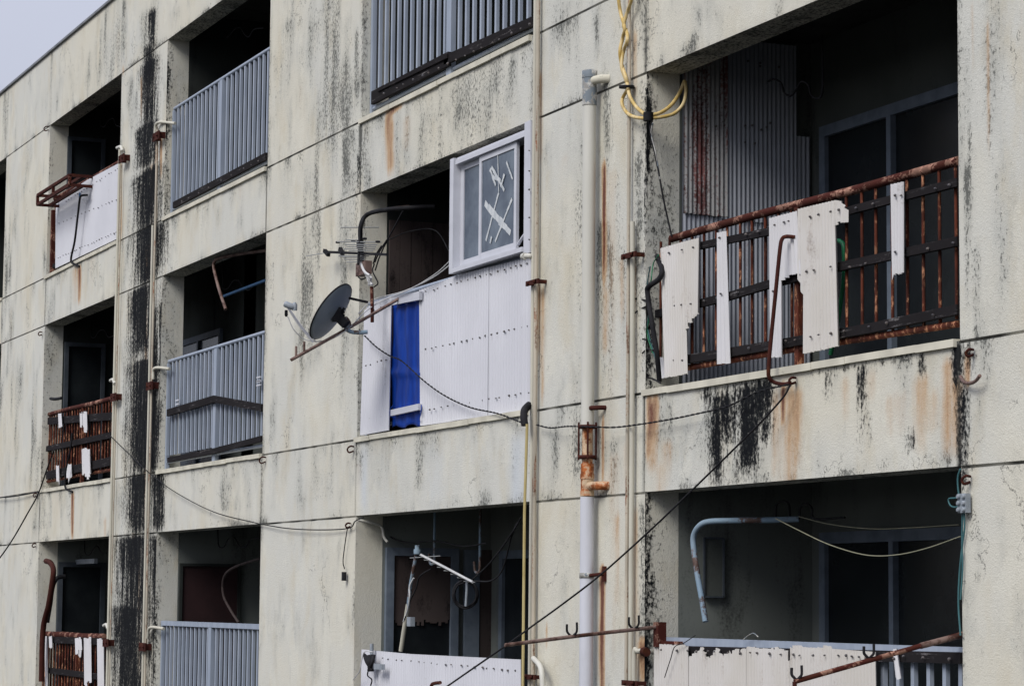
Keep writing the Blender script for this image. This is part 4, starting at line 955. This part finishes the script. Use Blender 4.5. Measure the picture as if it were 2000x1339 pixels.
r2 = at(1881,1237,.05); e2 = atX(1552,1330,r2.x)
t_ = thing('clothes_pole_arm', 'thick rusty arm with two U hooks slanting down across the bottom right balcony', 'pole arm', r2)
MB().tube([r2, r2.lerp(e2,.25), r2.lerp(e2,.28), e2], .0135, 10).build('arm', M['rust'], t_)
MB().tube([r2+Vector((0,.02,0)), r2.lerp(e2,.26)], .0165, 10).build('sleeve', M['rod'], t_)
for px, py in ((1697,1284),(1556,1326)):
    s_ = (1881-px)/(1881-1552); p_ = r2.lerp(e2, s_); uhook(t_, near(px, py, (p_-CAM).dot(FW)), .06)
MB().tube([e2, e2+Vector((0,0,-.10))], .012, 8).build('tip', M['rustdark'], t_)
r3 = at(850,1400,.03)
rod('short rusty stub poking over the sheet at the bottom edge', [at(842,1339,-.05), at(846,1334,-.05), at(860,1332,-.05)], .014, 'rust', n=4)

# ------------------------------------------------------------------ lower centre balcony: fallen aerial, coil, drop rods
t_ = thing('broken_aerial', 'broken white aerial boom tilting from a taped mast in the lower centre balcony', 'aerial', at(785,1268,.2))
MB().tube([at(783,1270,.2), at(789,1230,.2), at(797,1180,.2)], .020, 8).build('mast', M['pipe'], t_)
MB().tube([at(797,1185,.2), at(802,1140,.2), at(815,1072,.2)], .016, 8).build('mast', M['bluepipe'], t_)
MB().tube([at(822,1083,.15), at(870,1108,.12), at(923,1136,.08)], .012, 4).build('boom', M['pvc'], t_)
for i in range(7):
    q = at(835+i*13, 1090+i*6.9, .13); MB().tube([q-RT*.03-UP*.012, q+RT*.06-UP*.02], .004, 5).build('rod', M['yagi'], t_)
MB().tube([at(801,1089,.2), at(860,1085,.15)], .004, 5).build('rod', M['yagi'], t_)
MB().lathe(at(815,1076,.2), UP, [(.03,-.02),(.03,.015),(.02,.02),(.02,.05)], 12).build('cap', M['bluepipe'], t_)
MB().tube(spline([at(808,1128,.16), at(800,1145,.15), at(800,1165,.15), at(796,1190,.16), at(788,1213,.16)]), .007, 6).build('cable', M['pvc'], t_)
MB().tube(spline([at(842,1110,.15), at(820,1125,.15), at(812,1150,.15), at(800,1175,.16), at(790,1210,.16)]), .006, 6).build('cable', M['black'], t_)
MB().box(at(799,1205,.17).x, at(806,1205,.17).x, .15, .19, at(800,1222,.17).z, at(800,1204,.17).z).build('junction_box', M['greybox'], t_)
for px, a, b_, nm in ((848,1000,1092,'left'), (937,1000,1108,'right')):
    q0 = at(px, a, .45); q1 = at(px, b_, .45)
    pts = [Vector((q1.x, .45, L[2]+.28)), Vector((q1.x,.45,q1.z+.15)), q1, q1+Vector((-.04,0,-.04)), q1+Vector((-.10,0,-.02)), q1+Vector((-.12,0,.05))]
    rod('grey hooked drop rod hanging %s the black cable coil' % ('left of' if nm == 'left' else 'directly above'), pts, .011, 'bluepipe', 'drop_rod', 'drop rod', 5, 'rods hanging from the balcony ceiling')
mb = MB(); cc = at(909,1160,.15)
for k_ in range(6):
    pts = []; rr = .085+.006*k_*random.uniform(.5,1); ph = random.random()*6
    for i in range(25):
        a = i/24*2*math.pi; pts.append(cc+RT*math.cos(a)*rr*.98+UP*math.sin(a)*rr*1.1+FW*(.01*math.sin(a*2+ph))+UP*random.uniform(-.002,.002))
    mb.tube(pts, .0075, 5)
solo(mb.build('cable_coil', M['black']), 'black coil of cable hanging in the lower centre balcony', 'cable coil')
MB2 = MB().tube([at(912,1128,.14), at(912,1150,.14), at(910,1183,.14)], .011, 6); solo(MB2.build('hanging_strap', M['greybox']), 'short grey strap hanging through the black cable coil', 'strap')
cable('coaxial_cable', 'dark cable rising from the coil to the beam behind the yellow pipe', [at(922,1132,.15), at(960,1095,.12), at(1000,1040,.08), at(1018,1010,.05)], .006)
cable('coaxial_cable', 'dark cable sagging right of the coil in the lower centre balcony', [at(925,1134,.15), at(960,1133,.15), at(982,1110,.15), at(998,1050,.1), at(1010,1020,.08)], .006)
# gadget on panel
t_ = thing('cable_gadget', 'black wrapped splice on a grey stub at the left end of the lower white sheet', 'cable splice', at(728,1310,-.03))
MB().tube([at(726,1256,.0), at(726,1285,.0), at(727,1310,.0)], .016, 10).build('stub', M['greybox'], t_)
mb = MB()
for i in range(9): mb.tube(spline([at(711+i*2.5,1279+random.uniform(-3,3),-.03), at(716+i*1.5,1292,-.045), at(723+random.uniform(-5,5),1308,-.03)], 4), .013, 6)
mb.build('wrap', M['black'], t_)
q = at(736,1300,-.03); MB().box(q.x-.02, q.x+.17, -.05, -.02, q.z-.025, q.z+.02).build('bracket', M['greybox'], t_)
MB().tube(spline([at(720,1305,-.04), at(718,1318,-.04), at(726,1326,-.04), at(724,1338,-.04)]), .006, 6).build('cable', M['black'], t_)
MB().tube(spline([at(728,1272,-.04), at(712,1272,-.05), at(706,1290,-.06), at(702,1310,-.06), at(690,1326,-.03)]), .0045, 6).build('cable', M['pvc'], t_)

# ------------------------------------------------------------------ near balcony: corrugated partition cladding
def xsheet(mb, X_, y0, y1, zb_, zt, amp=.006, pitch=.0335, jb=0, jt=0):
    n = int((y1-y0)/(pitch/6)); nb = len(mb.v); rows = 4; j1 = j2 = 0
    for o in (0, -.003):
        for i in range(n+1):
            y = y0+(y1-y0)*i/n
            if i % 3 == 0: j1 = random.uniform(-jb, jb); j2 = random.uniform(-jt, jt)
            a, b_ = zb_(y)+j1, zt(y)+j2
            for r_ in range(rows+1): mb.v.append((X_+amp*math.sin(2*math.pi*y/pitch)+o, y, a+(b_-a)*r_/rows))
    half = (n+1)*(rows+1)
    for i in range(n):
        for r_ in range(rows):
            a = nb+i*(rows+1)+r_; mb.f.append((a, a+rows+1, a+rows+2, a+1)); mb.sm.append(True)
            a += half; mb.f.append((a+1, a+rows+2, a+rows+1, a)); mb.sm.append(True)
        a = nb+i*(rows+1); mb.rim(a, a+half, a+half+rows+1, a+rows+1)
        a += rows; mb.rim(a, a+rows+1, a+half+rows+1, a+half)
XV = V[7]+.03
t_ = thing('corrugated_cladding', 'dull corrugated sheeting covering the left side wall of the near middle balcony', 'plastic sheet', (XV, .7, S[1]))
c0 = atX(1335,415,XV); zlow = c0.z
mb = MB(); xsheet(mb, XV+.02, .252, .58, lambda y: zlow-.02*y, lambda y: L[1]+.27, jb=.004); mb.build('sheet', M['corr2'], t_, 'rust stained lapped sheet nearest the column')
yA = atX(1553,300,XV).y; zA = atX(1553,325,XV).z; yB = atX(1563,300,XV).y
mb = MB(); xsheet(mb, XV+.013, .54, yA, lambda y: zlow-.04*y, lambda y: L[1]+.27, jb=.004); mb.build('sheet', M['corr'], t_)
mb = MB(); xsheet(mb, XV, .252, BD-.02, lambda y: S[1]-.06, lambda y: L[1]+.26 if y < 1.0 else L[1]-.35); mb.build('sheet', M['corr'], t_)
mb = MB()
for i in range(14): mb.lathe((XV+.035, random.uniform(.3,1.15), random.choice((zlow+.5, zlow+1.05, zlow+.62))+random.uniform(-.03,.03)), (1,0,0), [(.009,0),(.006,.01)], 6)
mb.build('screw_row', M['screw'], t_)
# metre box on the side wall of the balcony below
t_ = thing('wall_panel', 'shallow pale board fixed on the left side wall of the lowest near balcony', 'board', (V[7]+.01, .6, .2))
q0 = atX(1372,1050,V[7]+.01); q1 = atX(1410,1165,V[7]+.01)
MB().box(V[7], V[7]+.03, q0.y, q1.y, q1.z, q0.z).build('board', M['grime2'], t_); 
mb = MB(); 
for a, b_ in (((q0.y,q0.z),(q1.y,q0.z)),((q0.y,q1.z),(q1.y,q1.z)),((q0.y,q0.z),(q0.y,q1.z)),((q1.y,q0.z),(q1.y,q1.z))): mb.bar((V[7]+.035,a[0],a[1]), (V[7]+.035,b_[0],b_[1]), .012, .012, Vector((1,0,0)))
mb.build('edging', M['darkframe'], t_)

# ------------------------------------------------------------------ yellow conduit loops, cables and fittings on the wall
t_ = thing('yellow_conduit', 'two twisted yellow flexible conduits looping from the wall into the near balcony', 'conduit', at(1222,230,-.06))
A1 = [(1206,-60),(1208,-5),(1212,25),(1220,55),(1216,75),(1211,100),(1214,125),(1222,150),(1226,170),(1230,188),(1241,207),(1255,220),(1266,225)]
A2 = [(1240,-60),(1234,-5),(1225,25),(1218,50),(1224,62),(1225,80),(1218,100),(1214,130),(1222,155),(1226,172),(1217,190),(1215,203),(1224,220),(1240,229),(1264,231)]
def cyl(pxs, tail, nm):
    pts = [at(x, y, -.05-.015*(i % 2)) for i, (x, y) in enumerate(pxs)] + [at(x, y, Y) for x, y, Y in tail]
    return MB().tube(spline(pts, 6), .0125, 8).build('conduit', M['yellow'], t_)
cyl(A1, [(1290,220,.03),(1312,204,.12),(1328,180,.2),(1337,158,.24)], 'a')
cyl(A2, [(1290,229,.03),(1316,222,.12),(1334,204,.18),(1340,180,.22),(1338,160,.24)], 'b')
MB().lathe(at(1224,170,-.055), UP, [(.05,-.010),(.053,-.008),(.053,.008),(.05,.010)], 12).build('tie', M['black'], t_)
MB().tube([at(1266,220,-.05), at(1266,236,-.05)], .035, 8).build('tie', M['black'], t_)
cable('coaxial_cable', 'loose black and silver cable dropping from the yellow conduits to the rusty handrail', [at(1268,235,-.04), at(1272,268,-.03), at(1280,305,-.01), at(1288,345,.0), at(1296,390,.02), at(1312,462,.06)], .006)
cable('coaxial_cable', 'short silver cable strand twisted beside the loose black cable', [at(1275,240,-.04), at(1272,262,-.03), at(1280,295,-.02), at(1286,330,.0), at(1289,350,.0)], .005, 'galv')
G = 'cables slung along the facade'
cable('twisted_cable', 'twisted black cable sloping down across the blue tarp and white sheets', [at(712,655,-.05), at(735,677,-.05), at(762,695,-.04), at(785,705,-.04), at(830,745,-.04), at(870,773,-.04), at(918,795,-.04), at(975,808,-.05), at(1022,826,-.09)], .0050, twist=True, n=16, group=G)
cable('twisted_cable', 'twisted black cable running from the cream pipes past the drainpipe to the hooked rod', [at(1048,829,-.05), at(1075,835,-.06), at(1110,832,-.12), at(1155,833,-.14), at(1200,834,-.08), at(1250,828,-.07), at(1300,820,-.06), at(1350,810,-.06), at(1420,793,-.06), at(1480,765,-.06), at(1541,750,-.05)], .0046, twist=True, n=16, group=G)
cable('twisted_cable', 'long diagonal black cable from the hooked rod down past the lower arm', [at(1543,752,-.06), at(1530,775,-.08), at(1490,820,-.12), at(1430,880,-.18), at(1340,968,-.25), at(1270,1035,-.3), at(1175,1120,-.35), at(1100,1178,-.45), at(1035,1225,-.5), at(985,1262,-.6), at(930,1300,-.65), at(865,1345,-.7)], .0065, n=12, group=G)
cable('twisted_cable', 'thin dark cable sagging across the spandrel of the middle left bay', [at(215,850,-.05), at(256,890,-.05), at(300,930,-.05), at(350,965,-.05), at(420,1000,-.05), at(505,1022,-.05)], .005, n=12, group=G)
cable('twisted_cable', 'thin dark cable along the blank wall joint to the hanging plug', [at(505,1022,-.03), at(560,1031,-.04), at(620,1034,-.04), at(680,1031,-.03), at(694,1017,-.03), at(710,1010,.0)], .005, n=12, group=G)
cable('twisted_cable', 'dark cable slanting across the far left wall to the top of its joint', [at(-20,1115,-.4), at(20,1060,-.3), at(55,1000,-.15), at(75,963,-.05), at(92,915,-.03), at(105,880,.0)], .009, n=10, group=G)
cable('twisted_cable', 'short dark cable along the sill joint of the far left wall', [at(-20,972,-.05), at(25,969,-.05), at(75,960,-.03)], .008, n=10, group=G)
t_ = thing('hanging_plug', 'dark plug hanging on a short wire from the blank centre wall', 'plug', at(673,1130,-.03))
MB().tube(spline([at(679,1028,-.03), at(674,1060,-.03), at(670,1095,-.03), at(673,1110,-.03)]), .0045, 6).build('wire', M['black'], t_)
q = at(673,1123,-.03); MB().box(q.x-.022, q.x+.022, -.05, -.02, q.z-.045, q.z+.03).build('body', M['black'], t_)
# yellow thin wires and loops inside lower near balcony
cable('clothes_line', 'pale slack wire drooping across the lowest near balcony', [at(1515,1012,.25), at(1560,1035,.2), at(1620,1063,.15), at(1690,1083,.12), at(1750,1083,.1), at(1810,1070,.08), at(1876,1047,.05)], .0032, 'line', 'clothes line')
cable('clothes_line', 'higher pale wire nearly level across the lowest near balcony', [at(1560,1008,.4), at(1620,1023,.4), at(1700,1032,.4), at(1780,1030,.4), at(1872,1024,.4)], .0024, 'line', 'clothes line')
HG = 'wire loops hanging in the balconies'
def wloop(pts, Y, label, r=.007): cable('wire_loop', label, [at(x, y, Y) for x, y in pts], r, 'black', 'wire loop', group=HG)
wloop([(1515,1012),(1517,985),(1530,978),(1541,985),(1544,1010),(1560,1012),(1563,990),(1575,983),(1586,992),(1592,1012),(1650,1010)], .5, 'looped black wire hanging under the beam of the lowest near balcony')
wloop([(1605,70),(1607,150),(1605,185),(1595,192),(1584,185),(1578,165),(1565,160),(1555,175),(1545,187),(1532,182),(1525,162),(1510,155),(1500,160)], .6, 'looped black wire hanging in the near middle balcony above the window')
wloop([(440,30),(438,68),(446,72),(458,58),(470,55),(478,68),(487,72),(496,58),(515,55)], .5, 'looped wire hanging in the top balcony of the second bay')
wloop([(198,225),(197,245),(205,247),(212,235),(222,232),(226,244),(236,248)], .5, 'looped wire hanging in the top left balcony')
wloop([(177,610),(178,655),(186,658),(194,646),(204,645),(212,658),(222,655)], .5, 'looped wire hanging in the middle far left balcony')
wloop([(435,510),(436,560),(446,562),(455,549),(466,548),(476,563),(487,566),(500,555),(515,553)], .5, 'looped wire hanging beside the bent tube in the middle left balcony')
wloop([(425,1030),(427,1064),(436,1068),(446,1052),(458,1050),(468,1066),(480,1066),(490,1052),(507,1050)], .5, 'looped wire hanging in the lowest middle left balcony')
wloop([(165,1050),(166,1078),(174,1083),(182,1072),(190,1066),(198,1078),(208,1080)], .5, 'looped wire hanging in the bottom left balcony')
# wall eye hooks
def eye(px, py, label, s=7):
    pts = [at(px+s, py-s*.9, -.01), at(px, py-s, -.05), at(px-s*.8, py-s*.2, -.06), at(px-s*.4, py+s*.7, -.05), at(px+s*.5, py+s*.5, -.02), at(px+s*.9, py+s*.3, .0)]
    solo(MB().tube(spline(pts, 4), .0075, 6).build('wall_hook', M['rustdark']), label, 'hook', 'small iron hooks in the wall')
eye(684,878,'small iron hook in the wall left of the lower white sheet sill')
eye(512,899,'small iron hook at the right end of the middle left sill')
eye(90,252,'small iron hook at the top left wall joint', 5)
eye(679,1026,'small iron hook where the thin cable meets the blank wall', 5)
eye(78,652,'small iron hook beside the middle far left opening', 4)
eye(68,967,'small iron hook where two cables cross on the far left wall', 4)
eye(66,1065,'small iron hook beside the bottom left opening', 4)
eye(1886,938,'rusty iron hook above the grey connector block on the right wall', 9)
eye(1893,690,'rusty iron hook in the mould at the right end of the near sill', 8)
eye(1547,744,'rusty ring in the wall holding the foot of the bent rod', 7)
mb = MB().tube(spline([at(1876,735,-.01), at(1882,745,-.03), at(1893,748,-.04), at(1905,744,-.05), at(1914,733,-.06)]), .010, 6)
solo(mb.build('wall_hook', M['rod']), 'pale curved wire stub below the mould on the right wall', 'hook', 'small iron hooks in the wall')
# connector block, right
t_ = thing('connector_block', 'grey plastic cable connector block on the wall right of the lowest near balcony', 'connector', at(1884,998,-.03))
q = at(1883,982,-.03)
mb = MB(); mb.box(q.x-.038, q.x+.038, -.045, -.015, q.z-.05, q.z+.05); mb.build('body', M['greybox'], t_)
for i in range(3):
    for j in (-1, 1): MB().lathe((q.x+j*.024, -.045, q.z+(i-1)*.034), (0,-1,0), [(.013,0),(.013,.01),(.009,.014)], 10).build('cap', M['greybox'], t_)
for pts in ([(1876,915),(1871,930),(1871,950),(1874,970),(1880,975)], [(1878,968),(1866,972),(1853,974),(1856,986),(1866,990),(1878,984)], [(1883,1000),(1884,1030),(1880,1060),(1874,1120),(1872,1180),(1876,1240)], [(1880,998),(1879,1060),(1880,1110),(1876,1170)]):
    MB().tube(spline([at(x, y, -.02) for x, y in pts]), .005, 6).build('cable', M['teal'], t_)
# clutter of wires at the near jamb
t_ = thing('wire_tangle', 'tangle of thin green and black wires beside the broken sheet at the near jamb', 'wires', at(1270,700,.0))
for pts, mm in (([(1286,498),(1276,515),(1272,545),(1266,580),(1268,620),(1264,650),(1275,690)], 'green'), ([(1270,520),(1264,560),(1269,600),(1265,640),(1280,700)], 'teal'), ([(1236,583),(1250,584),(1262,587)], 'black'),
               ([(1262,598),(1250,604),(1240,611)], 'black'), ([(1254,662),(1266,664),(1278,670)], 'black'), ([(1254,690),(1264,682),(1276,684)], 'black'), ([(1264,737),(1276,740),(1290,748)], 'black')):
    MB().tube(spline([at(x, y, -.02+.03*(i % 2)) for i, (x, y) in enumerate(pts)], 5), .0042 if mm != 'black' else .006, 5).build('wire', M[mm], t_)
cable('coaxial_cable', 'dark cable dropping from the aerial mast sleeve past the centre balcony jamb', [at(787,412,.1), at(772,440,.08), at(752,478,.04), at(740,505,.0), at(733,528,-.05)], .006)
cable('coaxial_cable', 'pair of dark cables clipped under the beam of the lower centre balcony', [at(748,1040,.3), at(790,1058,.35), at(850,1056,.35), at(905,1066,.35), at(950,1060,.3)], .007)
solo(MB().tube(spline([at(700,1015,-.01), at(725,1020,.1), at(745,1028,.2), at(750,1048,.22), at(757,1058,.24)], 5), .012, 8).build('conduit', M['drain']), 'short pale conduit bending under the beam of the lower centre balcony', 'conduit')
# small hooks on railings inside
rod('black hook bar on the jamb above the dark far railing', [at(99,778,.02), at(108,779,.02), at(120,777,.05)], .02, 'black', n=3)
cable('wire_loop', 'short curly wire on top of the jagged pale sheet', [at(1358,1240,.0), at(1335,1255,-.01), at(1318,1262,-.02), at(1310,1285,-.02), at(1298,1322,-.02)], .003, 'black', 'wire loop', group=HG)
cable('wire_loop', 'thin wire arch standing above the grey handrail', [at(1452,1248,.03), at(1462,1240,.02), at(1472,1236,.02), at(1481,1243,.03)], .0035, 'galv', 'wire loop', group=HG)

# clean helper property
for o in bpy.data.objects:
    if '_loc' in o: del o['_loc']
